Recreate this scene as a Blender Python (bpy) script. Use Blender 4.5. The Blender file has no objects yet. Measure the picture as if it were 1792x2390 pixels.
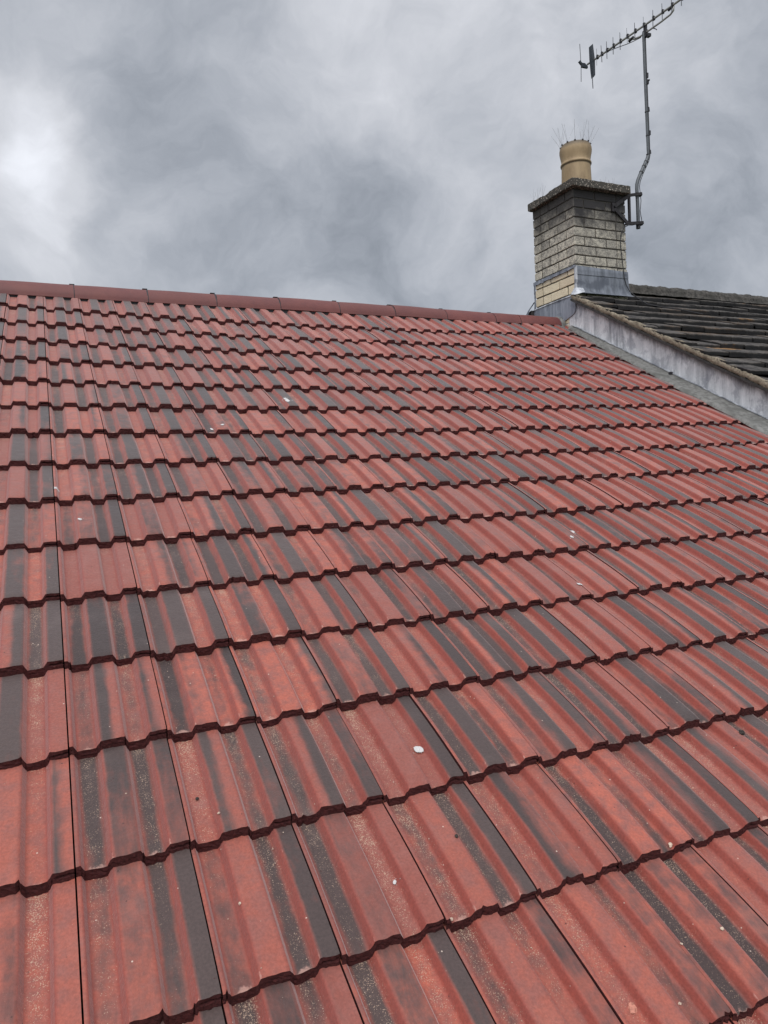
import bpy, bmesh, math, random
import numpy as np
from mathutils import Vector, Matrix

random.seed(7)
RNG = np.random.default_rng(11)
S = bpy.context.scene
COL = S.collection
R_ = math.radians

# ------------------------------------------------------------------ camera
cam_d = bpy.data.cameras.new('camera')
cam_d.sensor_fit = 'VERTICAL'
cam_d.sensor_height = 36.0
cam_d.lens = 1712.36 / 2390 * 36.0
cam_d.clip_start = 0.05
cam_d.clip_end = 3000
cam = bpy.data.objects.new('camera', cam_d)
COL.objects.link(cam)
CR = ((0.91114394, 0.05842294, -0.40792583),
      (-0.40953231, 0.01829341, -0.91211219),
      (-0.04582593, 0.9981243, 0.04059401))
CC = Vector((0.00384, -5.17202, -1.18635))
m = Matrix(CR).to_4x4()
m.translation = CC
cam.matrix_world = m
S.camera = cam


def ray(px, py):
    """direction through a point of the photograph (1792 x 2390)"""
    v = Vector(((px - 896) / 1712.36, -(py - 1195) / 1712.36, -1.0))
    return (Matrix(CR) @ v)


# ------------------------------------------------------------------ view
S.view_settings.view_transform = 'Standard'
S.view_settings.look = 'None'
S.view_settings.gamma = 1.0
S.view_settings.exposure = 0.0

# ------------------------------------------------------------------ world: overcast sky
SUN_EL, SUN_ROT = R_(52), R_(212)
world = bpy.data.worlds.new('World')
S.world = world
world.use_nodes = True
wt = world.node_tree
wt.nodes.clear()


class NT:
    """small helper for building node trees"""
    def __init__(self, tree):
        self.t = tree

    def n(self, typ, **kw):
        nd = self.t.nodes.new(typ)
        for k, v in kw.items():
            if k.startswith('i_'):
                key = k[2:]
                nd.inputs[int(key) if key.isdigit() else key.replace('_', ' ')].default_value = v
            else:
                setattr(nd, k, v)
        return nd

    def l(self, a, b):
        self.t.links.new(a, b)

    def math(self, op, a, b=None, c=None, clamp=False):
        nd = self.t.nodes.new('ShaderNodeMath')
        nd.operation = op
        nd.use_clamp = clamp
        for i, v in enumerate((a, b, c)):
            if v is None:
                continue
            if isinstance(v, (int, float)):
                nd.inputs[i].default_value = v
            else:
                self.l(v, nd.inputs[i])
        return nd.outputs[0]

    def mix(self, f, a, b, mode='MIX'):
        nd = self.t.nodes.new('ShaderNodeMix')
        nd.data_type = 'RGBA'
        nd.blend_type = mode
        for s, v in ((nd.inputs[0], f), (nd.inputs[6], a), (nd.inputs[7], b)):
            if isinstance(v, (int, float)):
                s.default_value = v
            elif isinstance(v, tuple):
                s.default_value = (*v, 1.0) if len(v) == 3 else v
            else:
                self.l(v, s)
        return nd.outputs[2]

    def rng(self, v, a, b, c=0.0, d=1.0, smooth=True):
        nd = self.t.nodes.new('ShaderNodeMapRange')
        nd.interpolation_type = 'SMOOTHSTEP' if smooth else 'LINEAR'
        self.l(v, nd.inputs[0])
        for i, x in enumerate((a, b, c, d)):
            nd.inputs[i + 1].default_value = x
        return nd.outputs[0]

    def noise(self, vec, scale, detail=4.0, rough=0.55, dist=0.0, out=0):
        nd = self.t.nodes.new('ShaderNodeTexNoise')
        nd.inputs['Scale'].default_value = scale
        nd.inputs['Detail'].default_value = detail
        nd.inputs['Roughness'].default_value = rough
        nd.inputs['Distortion'].default_value = dist
        if vec is not None:
            self.l(vec, nd.inputs['Vector'])
        return nd.outputs[out]

    def mapping(self, vec, scale=(1, 1, 1), loc=(0, 0, 0), rot=(0, 0, 0)):
        nd = self.t.nodes.new('ShaderNodeMapping')
        nd.inputs['Scale'].default_value = scale
        nd.inputs['Location'].default_value = loc
        nd.inputs['Rotation'].default_value = rot
        self.l(vec, nd.inputs['Vector'])
        return nd.outputs[0]

    def vor(self, vec, scale, feature='F1', out=0):
        nd = self.t.nodes.new('ShaderNodeTexVoronoi')
        nd.feature = feature
        nd.inputs['Scale'].default_value = scale
        if vec is not None:
            self.l(vec, nd.inputs['Vector'])
        return nd.outputs[out]


w = NT(wt)
tc = w.n('ShaderNodeTexCoord')
d0 = tc.outputs['Generated']
nrm_ = w.n('ShaderNodeVectorMath', operation='NORMALIZE')
w.l(d0, nrm_.inputs[0])
D = nrm_.outputs[0]
sep = w.n('ShaderNodeSeparateXYZ')
w.l(D, sep.inputs[0])
# cloud deck seen in perspective: direction projected on a plane overhead
zz = w.math('ADD', w.math('MAXIMUM', sep.outputs[2], 0.0), 0.30)
cmb = w.n('ShaderNodeCombineXYZ')
w.l(w.math('DIVIDE', sep.outputs[0], zz), cmb.inputs[0])
w.l(w.math('DIVIDE', sep.outputs[1], zz), cmb.inputs[1])
deck = cmb.outputs[0]
warpn = w.n('ShaderNodeTexNoise')
warpn.inputs['Scale'].default_value = 1.6
warpn.inputs['Detail'].default_value = 5
w.l(deck, warpn.inputs['Vector'])
sc_ = w.n('ShaderNodeVectorMath', operation='MULTIPLY_ADD')
w.l(warpn.outputs['Color'], sc_.inputs[0])
sc_.inputs[1].default_value = (0.55, 0.55, 0.0)
w.l(deck, sc_.inputs[2])
wd = sc_.outputs[0]
n1 = w.noise(wd, 1.15, 6, 0.5)

# directions bent a little by noise, for the placed bright and dark masses of cloud
wn2 = w.n('ShaderNodeTexNoise')
wn2.inputs['Scale'].default_value = 4.5
wn2.inputs['Detail'].default_value = 6
w.l(D, wn2.inputs['Vector'])
bd = w.n('ShaderNodeVectorMath', operation='MULTIPLY_ADD')
w.l(wn2.outputs['Color'], bd.inputs[0])
bd.inputs[1].default_value = (0.24, 0.24, 0.24)
w.l(D, bd.inputs[2])
sb = w.n('ShaderNodeVectorMath', operation='SUBTRACT')
w.l(bd.outputs[0], sb.inputs[0])
sb.inputs[1].default_value = (0.12, 0.12, 0.12)
nb = w.n('ShaderNodeVectorMath', operation='NORMALIZE')
w.l(sb.outputs[0], nb.inputs[0])
DB = nb.outputs[0]
n2 = w.noise(w.mapping(DB, (1, 1, 1.35)), 4.2, 8, 0.60, 0.35)
n3 = w.noise(w.mapping(DB, (1, 1, 1.2), (3, 1, 2)), 10.0, 7, 0.60, 0.0)
lum = w.math('ADD', w.math('MULTIPLY', w.math('SUBTRACT', n1, 0.5), 0.16), 0.52)
lum = w.math('ADD', lum, w.math('MULTIPLY', w.math('SUBTRACT', n2, 0.5), 0.52))
lum = w.math('ADD', lum, w.math('MULTIPLY', w.math('SUBTRACT', n3, 0.5), 0.30))
BLOBS = [(30, 490, 5.0, 0.13), (120, 405, 3.4, 0.11), (20, 270, 4, 0.14), (170, 320, 3.5, 0.10), (60, 570, 3.5, 0.10), (230, 470, 3.5, 0.07), (880, 60, 6, 0.10), (30, 40, 7, 0.13), (620, 10, 8, 0.14), (1180, 360, 9, 0.13),
         (1500, 150, 9, 0.12), (1000, 130, 8, 0.10), (760, 300, 10, -0.03), (330, 250, 6, -0.02), (560, 600, 11, -0.01),
         (1750, 430, 9, -0.05), (380, 120, 6, -0.04), (1120, 620, 10, -0.02)]
for bx, by, rad, amt in BLOBS:
    v = ray(bx, by).normalized()
    dt = w.n('ShaderNodeVectorMath', operation='DOT_PRODUCT')
    w.l(DB, dt.inputs[0])
    dt.inputs[1].default_value = v
    f = w.rng(dt.outputs['Value'], math.cos(R_(rad * 1.35)), 1.0, 0, amt)
    lum = w.math('ADD', lum, f)
# overcast sky: brighter overhead and around the veiled sun, behind the camera
sd = Vector((math.sin(SUN_ROT) * math.cos(SUN_EL), math.cos(SUN_ROT) * math.cos(SUN_EL), math.sin(SUN_EL)))
ds_ = w.n('ShaderNodeVectorMath', operation='DOT_PRODUCT')
w.l(D, ds_.inputs[0])
ds_.inputs[1].default_value = sd
glow = w.rng(ds_.outputs['Value'], 0.02, 1.0, 1.0, 2.5)
zen = w.rng(sep.outputs[2], 0.60, 1.0, 1.0, 1.3)
lum = w.math('MAXIMUM', w.math('MULTIPLY_ADD', lum, 1.20, -0.112), 0.15)
lum = w.math('MULTIPLY', w.math('MULTIPLY', lum, glow), zen)
low = w.rng(sep.outputs[2], -0.35, -0.02, 0.35, 1.0)
lum = w.math('MULTIPLY', lum, low)
tint = w.mix(w.rng(lum, 0.25, 0.85), (0.90, 0.985, 1.13), (0.965, 0.99, 1.06))
cl = w.mix(1.0, tint, lum, 'MULTIPLY')
bg1 = w.n('ShaderNodeBackground', i_1=0.92)
w.l(cl, bg1.inputs[0])
sky = w.n('ShaderNodeTexSky')
sky.sky_type = 'NISHITA'
sky.sun_disc = False
sky.sun_elevation = SUN_EL
sky.sun_rotation = SUN_ROT
bg2 = w.n('ShaderNodeBackground', i_1=0.05)
w.l(sky.outputs[0], bg2.inputs[0])
mx = w.n('ShaderNodeMixShader', i_0=0.10)
w.l(bg1.outputs[0], mx.inputs[1])
w.l(bg2.outputs[0], mx.inputs[2])
wo = w.n('ShaderNodeOutputWorld')
w.l(mx.outputs[0], wo.inputs[0])

sun_d = bpy.data.lights.new('sun', 'SUN')
sun_d.energy = 1.15
sun_d.angle = R_(20)
sun_d.color = (1.0, 0.97, 0.92)
sun = bpy.data.objects.new('sun', sun_d)
COL.objects.link(sun)
sun.rotation_euler = sd.to_track_quat('Z', 'Y').to_euler()
sun.location = (0, 0, 20)


# ------------------------------------------------------------------ helpers
def tag(o, label=None, cat=None, group=None, kind=None):
    if label: o['label'] = label
    if cat: o['category'] = cat
    if group: o['group'] = group
    if kind: o['kind'] = kind
    return o


def empty(name, loc=(0, 0, 0), label=None, cat=None, group=None):
    o = bpy.data.objects.new(name, None)
    o.empty_display_size = 0.2
    COL.objects.link(o)
    o.location = loc
    return tag(o, label, cat, group)


def link(name, me, parent=None, mat=None):
    o = bpy.data.objects.new(name, me)
    COL.objects.link(o)
    if mat is not None:
        for mm in (mat if isinstance(mat, (list, tuple)) else [mat]):
            me.materials.append(mm)
    if parent is not None:
        o.parent = parent
        # every parent in this scene keeps an unrotated frame, so only its place is undone
        p, off = parent, Vector((0, 0, 0))
        while p is not None:
            off += Vector(p.location)
            p = p.parent
        o.location = -off
    return o


class MB:
    """collects shapes in world coordinates and links them as one mesh"""
    def __init__(self):
        self.v, self.f, self.s, self.m = [], [], [], []

    def add(self, vs, fs, smooth=False, mi=0):
        b = len(self.v)
        self.v += [tuple(x) for x in vs]
        self.f += [tuple(b + i for i in f) for f in fs]
        self.s += [smooth] * len(fs)
        self.m += [mi] * len(fs)

    def box(self, a, b, jit=0.0, mi=0):
        (x0, y0, z0), (x1, y1, z1) = a, b
        vs = [(x, y, z) for x in (x0, x1) for y in (y0, y1) for z in (z0, z1)]
        if jit:
            vs = [tuple(c + random.uniform(-jit, jit) for c in p) for p in vs]
        self.add(vs, [(0, 1, 3, 2), (4, 6, 7, 5), (0, 4, 5, 1), (2, 3, 7, 6), (0, 2, 6, 4), (1, 5, 7, 3)], False, mi)

    def prism(self, poly, axis, lo, hi, mi=0):
        """polygon in the plane across `axis`, thickened from lo to hi"""
        n = len(poly)
        def mk(p, t):
            q = list(p)
            q.insert(axis, t)
            return tuple(q)
        vs = [mk(p, lo) for p in poly] + [mk(p, hi) for p in poly]
        fs = [tuple(range(n - 1, -1, -1)), tuple(range(n, 2 * n))]
        fs += [(i, (i + 1) % n, n + (i + 1) % n, n + i) for i in range(n)]
        self.add(vs, fs, False, mi)

    def tube(self, pts, r, seg=8, cap=True, mi=0):
        pts = [Vector(p) for p in pts]
        rs = r if isinstance(r, (list, tuple)) else [r] * len(pts)
        b, fs = [], []
        up = None
        for i, p in enumerate(pts):
            t = (pts[min(i + 1, len(pts) - 1)] - pts[max(i - 1, 0)]).normalized()
            if up is None:
                up = t.orthogonal().normalized()
            up = (up - t * up.dot(t)).normalized()
            sd_ = t.cross(up)
            for k in range(seg):
                a = 2 * math.pi * k / seg
                b.append(p + (up * math.cos(a) + sd_ * math.sin(a)) * rs[i])
        for i in range(len(pts) - 1):
            for k in range(seg):
                k2 = (k + 1) % seg
                fs.append((i * seg + k, i * seg + k2, (i + 1) * seg + k2, (i + 1) * seg + k))
        self.add(b, fs, True, mi)
        if cap:
            self.add([b[k] for k in range(seg)], [tuple(range(seg - 1, -1, -1))], False, mi)
            o = (len(pts) - 1) * seg
            self.add([b[o + k] for k in range(seg)], [tuple(range(seg))], False, mi)

    def bar(self, a, b, w_, h_, mi=0):
        a, b = Vector(a), Vector(b)
        t = (b - a).normalized()
        u = Vector((0, 0, 1)).cross(t)
        if u.length < 0.05:
            u = Vector((1, 0, 0))
        u.normalize()
        v = t.cross(u)
        vs = []
        for p in (a, b):
            for s1, s2 in ((-1, -1), (1, -1), (1, 1), (-1, 1)):
                vs.append(p + u * s1 * w_ / 2 + v * s2 * h_ / 2)
        self.add(vs, [(3, 2, 1, 0), (4, 5, 6, 7), (0, 1, 5, 4), (1, 2, 6, 5), (2, 3, 7, 6), (3, 0, 4, 7)], False, mi)

    def lathe(self, prof, cx, cy, seg=48, mi=0):
        vs, fs = [], []
        for r, z in prof:
            for k in range(seg):
                a = 2 * math.pi * k / seg
                vs.append((cx + r * math.cos(a), cy + r * math.sin(a), z))
        for i in range(len(prof) - 1):
            for k in range(seg):
                k2 = (k + 1) % seg
                fs.append((i * seg + k, i * seg + k2, (i + 1) * seg + k2, (i + 1) * seg + k))
        self.add(vs, fs, True, mi)

    def grid(self, P, mi=0, smooth=True):
        """P[i][j] -> sheet"""
        ni, nj = len(P), len(P[0])
        self.add([p for r in P for p in r],
                 [(i * nj + j, (i + 1) * nj + j, (i + 1) * nj + j + 1, i * nj + j + 1) for i in range(ni - 1) for j in range(nj - 1)],
                 smooth, mi)

    def build(self, name, mat, parent=None):
        me = bpy.data.meshes.new(name)
        me.from_pydata(self.v, [], self.f)
        me.polygons.foreach_set('use_smooth', self.s)
        me.polygons.foreach_set('material_index', self.m)
        me.update()
        return link(name, me, parent, mat)


def material(name):
    mt = bpy.data.materials.new(name)
    mt.use_nodes = True
    t = mt.node_tree
    t.nodes.clear()
    k = NT(t)
    k.out = k.n('ShaderNodeOutputMaterial')
    k.b = k.n('ShaderNodeBsdfPrincipled')
    k.l(k.b.outputs[0], k.out.inputs[0])
    k.tc = k.n('ShaderNodeTexCoord')
    k.mat = mt
    g = k.n('ShaderNodeNewGeometry')
    k.pos = g.outputs['Position']
    return k


def bump(k, h, strength, dist=0.002, prev=None):
    b = k.n('ShaderNodeBump')
    b.inputs['Strength'].default_value = strength
    b.inputs['Distance'].default_value = dist
    k.l(h, b.inputs['Height'])
    if prev is not None:
        k.l(prev, b.inputs['Normal'])
    return b.outputs[0]


def simple(name, col, rough=0.6, metal=0.0, var=0.25, scale=30, bs=0.2, spec=0.5):
    k = material(name)
    n = k.noise(k.pos, scale, 6, 0.6)
    k.l(k.mix(k.rng(n, 0.3, 0.7), tuple(c * (1 - var) for c in col), tuple(min(1, c * (1 + var)) for c in col)), k.b.inputs['Base Color'])
    k.b.inputs['Roughness'].default_value = rough
    k.b.inputs['Metallic'].default_value = metal
    k.b.inputs['Specular IOR Level'].default_value = spec
    if bs:
        k.l(bump(k, k.noise(k.pos, scale * 6, 4), bs, 0.001), k.b.inputs['Normal'])
    return k.mat


# ------------------------------------------------------------------ materials
def mat_tile():
    k = material('concrete_tile')
    at = k.n('ShaderNodeAttribute', attribute_name='tone')
    s = k.n('ShaderNodeSeparateColor')
    k.l(at.outputs['Color'], s.inputs[0])
    grey, sand, edge = s.outputs[0], s.outputs[1], s.outputs[2]
    at2 = k.n('ShaderNodeAttribute', attribute_name='wear_glint')
    s2 = k.n('ShaderNodeSeparateColor')
    k.l(at2.outputs['Color'], s2.inputs[0])
    rnd, wear_glint, rnd2 = s2.outputs[0], s2.outputs[1], s2.outputs[2]
    st = k.mapping(k.pos, (60, 9, 9))
    ns = k.noise(st, 1.0, 4, 0.6)
    nm = k.noise(k.pos, 26, 5, 0.6)
    nf = k.noise(k.pos, 170, 4, 0.65)
    # streaks of grey pigment, soft edged
    g = k.math('ADD', grey, k.math('MULTIPLY', k.math('SUBTRACT', ns, 0.5), 0.50))
    g = k.math('ADD', g, k.math('MULTIPLY', k.math('SUBTRACT', nm, 0.5), 0.50))
    nd_ = k.noise(k.mapping(k.pos, (24, 7, 7), (5, 0, 2)), 1.0, 5, 0.6, 1.2)
    g = k.math('ADD', g, k.math('MULTIPLY', k.math('SUBTRACT', nd_, 0.5), 0.62))
    g = k.math('ADD', g, k.math('MULTIPLY', k.math('SUBTRACT', nf, 0.5), 0.22))
    g = k.rng(g, 0.08, 0.84)
    g = k.math('MULTIPLY', g, k.math('SUBTRACT', 1.0, k.math('MULTIPLY', edge, 0.50)))
    redA = k.mix(rnd, (0.460, 0.116, 0.073), (0.290, 0.082, 0.060))
    redB = k.mix(k.rng(nm, 0.35, 0.68), redA, (0.305, 0.100, 0.078))
    redC = k.mix(k.math('MULTIPLY', edge, 0.75), redB, (0.29, 0.052, 0.037))  # slopes: bare redder pigment, darkened to paint in relief shading
    greyA = k.mix(rnd2, (0.058, 0.039, 0.037), (0.094, 0.064, 0.059))
    col = k.mix(g, redC, greyA)
    # fine mottling of the concrete
    col = k.mix(0.40, col, k.mix(k.rng(nf, 0.3, 0.7), (0.55, 0.55, 0.55), (1.25, 1.22, 1.22)), 'MULTIPLY')
    # bloom: pale dusty film here and there
    bl = k.math('MULTIPLY', k.rng(k.noise(k.pos, 7, 5, 0.6), 0.50, 0.78), 0.09)
    col = k.mix(bl, col, (0.44, 0.34, 0.31))
    # sand grains lodged in the channels
    ng = k.noise(k.pos, 420, 2, 0.5)
    ngm = k.noise(k.pos, 36, 4, 0.6)
    sd_m = k.math('ADD', k.math('MULTIPLY', sand, 0.24), k.math('MULTIPLY', ngm, 0.30))
    sp = k.rng(k.math('ADD', ng, sd_m), 0.82, 0.98)
    sp = k.math('MULTIPLY', sp, k.rng(sand, 0.02, 0.25))
    col = k.mix(k.math('MULTIPLY', sp, 0.72), col, (0.60, 0.43, 0.31))
    # stray pale specks anywhere
    vf = k.vor(k.pos, 75)
    vw = k.n('ShaderNodeTexWhiteNoise')
    vc = k.vor(k.pos, 75, out=1)
    k.l(vc, vw.inputs['Vector'])
    spk = k.math('MULTIPLY', k.rng(vf, 0.10, 0.15, 1, 0), k.math('GREATER_THAN', vw.outputs['Value'], 0.975))
    col = k.mix(k.math('MULTIPLY', spk, 0.8), col, (0.70, 0.56, 0.47))
    dk = k.math('MULTIPLY', k.rng(vf, 0.10, 0.17, 1, 0), k.math('LESS_THAN', vw.outputs['Value'], 0.03))
    col = k.mix(k.math('MULTIPLY', dk, 0.85), col, (0.06, 0.022, 0.02))
    # scuffed chalky noses, and highlight lines painted along the crest edges
    wv = k.rng(k.math('ADD', wear_glint, k.math('MULTIPLY', k.math('SUBTRACT', k.noise(k.pos, 90, 4, 0.65), 0.5), 1.1)), 0.62, 0.95)
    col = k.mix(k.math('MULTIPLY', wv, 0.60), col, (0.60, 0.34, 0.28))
    k.l(col, k.b.inputs['Base Color'])
    k.l(k.rng(g, 0, 1, 0.62, 0.50), k.b.inputs['Roughness'])
    k.l(k.rng(g, 0, 1, 0.42, 0.30), k.b.inputs['Specular IOR Level'])
    k.b.inputs['Sheen Weight'].default_value = 0.42
    k.b.inputs['Sheen Roughness'].default_value = 0.45
    b1 = bump(k, nf, 0.50, 0.002)
    b1 = bump(k, nm, 0.35, 0.006, b1)
    b2 = bump(k, ng, k_sand, 0.0012, b1)
    k.l(b2, k.b.inputs['Normal'])
    return k.mat


k_sand = 0.35


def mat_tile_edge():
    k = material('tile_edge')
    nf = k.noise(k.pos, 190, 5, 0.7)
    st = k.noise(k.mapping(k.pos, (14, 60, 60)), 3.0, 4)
    col = k.mix(k.rng(nf, 0.25, 0.75), (0.036, 0.010, 0.011), (0.088, 0.021, 0.020))  # bare maroon concrete, darkened further to paint in nose shade
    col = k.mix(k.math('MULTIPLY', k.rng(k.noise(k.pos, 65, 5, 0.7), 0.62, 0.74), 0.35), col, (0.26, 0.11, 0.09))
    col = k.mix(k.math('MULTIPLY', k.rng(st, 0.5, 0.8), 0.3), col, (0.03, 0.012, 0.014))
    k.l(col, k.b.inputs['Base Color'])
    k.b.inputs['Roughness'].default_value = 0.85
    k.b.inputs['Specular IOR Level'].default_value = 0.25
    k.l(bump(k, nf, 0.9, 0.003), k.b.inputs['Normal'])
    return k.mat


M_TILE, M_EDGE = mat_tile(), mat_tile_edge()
M_UNDER = simple('underlay', (0.012, 0.010, 0.011), 0.9, spec=0.1)
M_BLACK = simple('black_plastic', (0.018, 0.018, 0.022), 0.5)


def mat_ridge():
    k = material('ridge_clay')
    n = k.noise(k.pos, 9, 6, 0.65)
    nf = k.noise(k.pos, 150, 4, 0.6)
    oi = k.n('ShaderNodeObjectInfo')
    lich = k.rng(k.noise(k.mapping(k.pos, (14, 20, 20)), 1.0, 7, 0.7), 0.56, 0.70)
    col = k.mix(k.rng(n, 0.3, 0.7), (0.150, 0.042, 0.040), (0.190, 0.056, 0.048))
    col = k.mix(0.4, col, k.mix(nf, (0.6, 0.6, 0.6), (1.3, 1.3, 1.3)), 'MULTIPLY')
    col = k.mix(k.math('MULTIPLY', lich, 0.35), col, (0.075, 0.045, 0.042))
    col = k.mix(k.math('MULTIPLY', oi.outputs['Random'], 0.45), col, (0.125, 0.045, 0.040))
    k.l(col, k.b.inputs['Base Color'])
    k.b.inputs['Roughness'].default_value = 0.55
    k.l(bump(k, nf, 0.2, 0.001), k.b.inputs['Normal'])
    return k.mat


M_RIDGE = mat_ridge()


def mat_mortar(name, a, b, sc=40, dark=(0.05, 0.05, 0.045)):
    k = material(name)
    n = k.noise(k.pos, sc, 7, 0.65)
    n2_ = k.noise(k.pos, sc * 0.25, 4, 0.6)
    col = k.mix(k.rng(n, 0.3, 0.7), a, b)
    col = k.mix(k.math('MULTIPLY', k.rng(n2_, 0.50, 0.72), 0.7), col, dark)
    k.l(col, k.b.inputs['Base Color'])
    k.b.inputs['Roughness'].default_value = 0.9
    k.b.inputs['Specular IOR Level'].default_value = 0.2
    k.l(bump(k, k.noise(k.pos, sc * 3, 6, 0.7), 0.8, 0.005), k.b.inputs['Normal'])
    return k.mat


M_FILLET = mat_mortar('mortar_fillet', (0.13, 0.13, 0.122), (0.28, 0.278, 0.265), 30, (0.07, 0.075, 0.065))
M_VERGE = mat_mortar('verge_mortar', (0.16, 0.138, 0.105), (0.40, 0.345, 0.26), 60, (0.10, 0.08, 0.06))
M_JOINT = mat_mortar('brick_mortar', (0.055, 0.050, 0.046), (0.11, 0.10, 0.088), 50)


def mat_lead(name='lead_sheet', base=(0.115, 0.128, 0.152), pale=(0.225, 0.245, 0.285)):
    k = material(name)
    v = k.mapping(k.pos, (22, 22, 3.0))
    n = k.noise(v, 1.0, 6, 0.6)
    n2_ = k.noise(k.pos, 5, 4, 0.6)
    col = k.mix(k.rng(n, 0.35, 0.7), base, pale)
    col = k.mix(k.math('MULTIPLY', k.rng(n2_, 0.50, 0.62), 0.7), col, (0.07, 0.08, 0.105))
    k.l(col, k.b.inputs['Base Color'])
    k.b.inputs['Roughness'].default_value = 0.55
    k.b.inputs['Metallic'].default_value = 0.15
    k.l(bump(k, k.noise(k.pos, 12, 4), 0.35, 0.01), k.b.inputs['Normal'])
    return k.mat


M_LEAD = mat_lead()
M_LEAD_A = mat_lead('apron_lead', (0.20, 0.22, 0.265), (0.36, 0.385, 0.44))
M_LEAD_P = mat_lead('folded_lead', (0.34, 0.36, 0.40), (0.66, 0.68, 0.72))


def mat_wall():
    k = material('upstand_render')
    v = k.mapping(k.pos, (14, 14, 1.6))
    streak = k.noise(v, 1.0, 6, 0.65, 0.4)
    v2 = k.mapping(k.pos, (9, 9, 2.2), (3, 1, 5))
    patch = k.noise(v2, 1.0, 6, 0.6, 0.8)
    fine = k.noise(k.pos, 60, 6, 0.7)
    col = k.mix(k.rng(streak, 0.30, 0.72), (0.50, 0.52, 0.55), (0.87, 0.89, 0.92))
    col = k.mix(k.math('MULTIPLY', k.rng(fine, 0.45, 0.75), 0.45), col, (0.92, 0.93, 0.95))
    blot = k.noise(k.mapping(k.pos, (6, 6, 5), (2, 4, 1)), 1.0, 7, 0.68, 0.5)
    col = k.mix(k.math('MULTIPLY', k.rng(blot, 0.50, 0.60), 0.6), col, (0.30, 0.315, 0.36))
    eff = k.noise(k.mapping(k.pos, (10, 10, 8), (8, 4, 3)), 1.0, 7, 0.7, 0.3)
    col = k.mix(k.math('MULTIPLY', k.rng(eff, 0.55, 0.66), 0.7), col, (0.92, 0.93, 0.96))
    # damp dark runs
    v3 = k.mapping(k.pos, (26, 26, 1.3), (7, 2, 0))
    runs = k.rng(k.noise(v3, 1.0, 3, 0.5, 0.3), 0.60, 0.72)
    up = k.rng(k.noise(k.mapping(k.pos, (3, 3, 3)), 1.0, 3), 0.40, 0.60)
    col = k.mix(k.math('MULTIPLY', k.math('MULTIPLY', runs, up), 0.75), col, (0.10, 0.11, 0.135))
    col = k.mix(k.math('MULTIPLY', k.rng(patch, 0.52, 0.64), 0.60), col, (0.20, 0.215, 0.26))
    # grime band under the verge: distance below the verge line z = 0.27 + 0.55 y
    s = k.n('ShaderNodeSeparateXYZ')
    k.l(k.pos, s.inputs[0])
    below = k.math('SUBTRACT', k.math('MULTIPLY_ADD', s.outputs[1], 0.55, 0.27), s.outputs[2])
    below = k.math('ADD', below, k.math('MULTIPLY', k.math('SUBTRACT', k.noise(k.mapping(k.pos, (18, 18, 4)), 1.0, 5, 0.7), 0.5), 0.16))
    gr = k.rng(below, 0.0, 0.10, 0.95, 0.0)
    col = k.mix(gr, col, (0.055, 0.055, 0.060))
    k.l(col, k.b.inputs['Base Color'])
    k.b.inputs['Roughness'].default_value = 0.7
    b1 = bump(k, fine, 0.5, 0.004)
    k.l(bump(k, k.noise(k.pos, 8, 4), 0.5, 0.02, b1), k.b.inputs['Normal'])
    return k.mat


M_WALL = mat_wall()


def mat_brick():
    k = material('buff_brick')
    at = k.n('ShaderNodeAttribute', attribute_name='tone')
    s = k.n('ShaderNodeSeparateColor')
    k.l(at.outputs['Color'], s.inputs[0])
    rnd, clean, rnd2 = s.outputs[0], s.outputs[1], s.outputs[2]
    p = k.n('ShaderNodeSeparateXYZ')
    k.l(k.pos, p.inputs[0])
    nf = k.noise(k.pos, 170, 5, 0.7)
    nm = k.noise(k.pos, 30, 5, 0.65)
    nl = k.noise(k.pos, 5, 4, 0.6)
    buff = k.mix(rnd, (0.78, 0.725, 0.60), (0.55, 0.515, 0.44))
    cream = k.mix(rnd, (0.82, 0.72, 0.53), (0.70, 0.60, 0.44))
    # soot speckle
    worn = k.mix(k.rng(k.math('ADD', nf, k.math('MULTIPLY', k.math('SUBTRACT', nm, 0.5), 0.55)), 0.38, 0.60), (0.20, 0.19, 0.175), buff)
    # soot from the flue: thick on the upper courses, with an uneven lower edge
    h = k.math('ADD', p.outputs[2], k.math('MULTIPLY', k.math('SUBTRACT', nl, 0.5), 0.55))
    h = k.math('ADD', h, k.math('MULTIPLY', rnd2, 0.10))
    soot = k.rng(h, 0.98, 1.36, 0.04, 0.93)
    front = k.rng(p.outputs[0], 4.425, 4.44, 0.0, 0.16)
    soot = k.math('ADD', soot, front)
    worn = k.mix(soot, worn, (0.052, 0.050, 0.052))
    cl_ = k.mix(k.math('MULTIPLY', k.rng(k.math('ADD', nf, k.math('MULTIPLY', k.math('SUBTRACT', nm, 0.5), 0.6)), 0.52, 0.70), 0.35), cream, (0.33, 0.27, 0.19))
    k.l(k.mix(clean, worn, cl_), k.b.inputs['Base Color'])
    k.b.inputs['Roughness'].default_value = 0.9
    k.b.inputs['Specular IOR Level'].default_value = 0.2
    b1 = bump(k, nf, 0.9, 0.004)
    k.l(bump(k, nm, 0.6, 0.006, b1), k.b.inputs['Normal'])
    return k.mat


M_BRICK = mat_brick()


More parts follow.
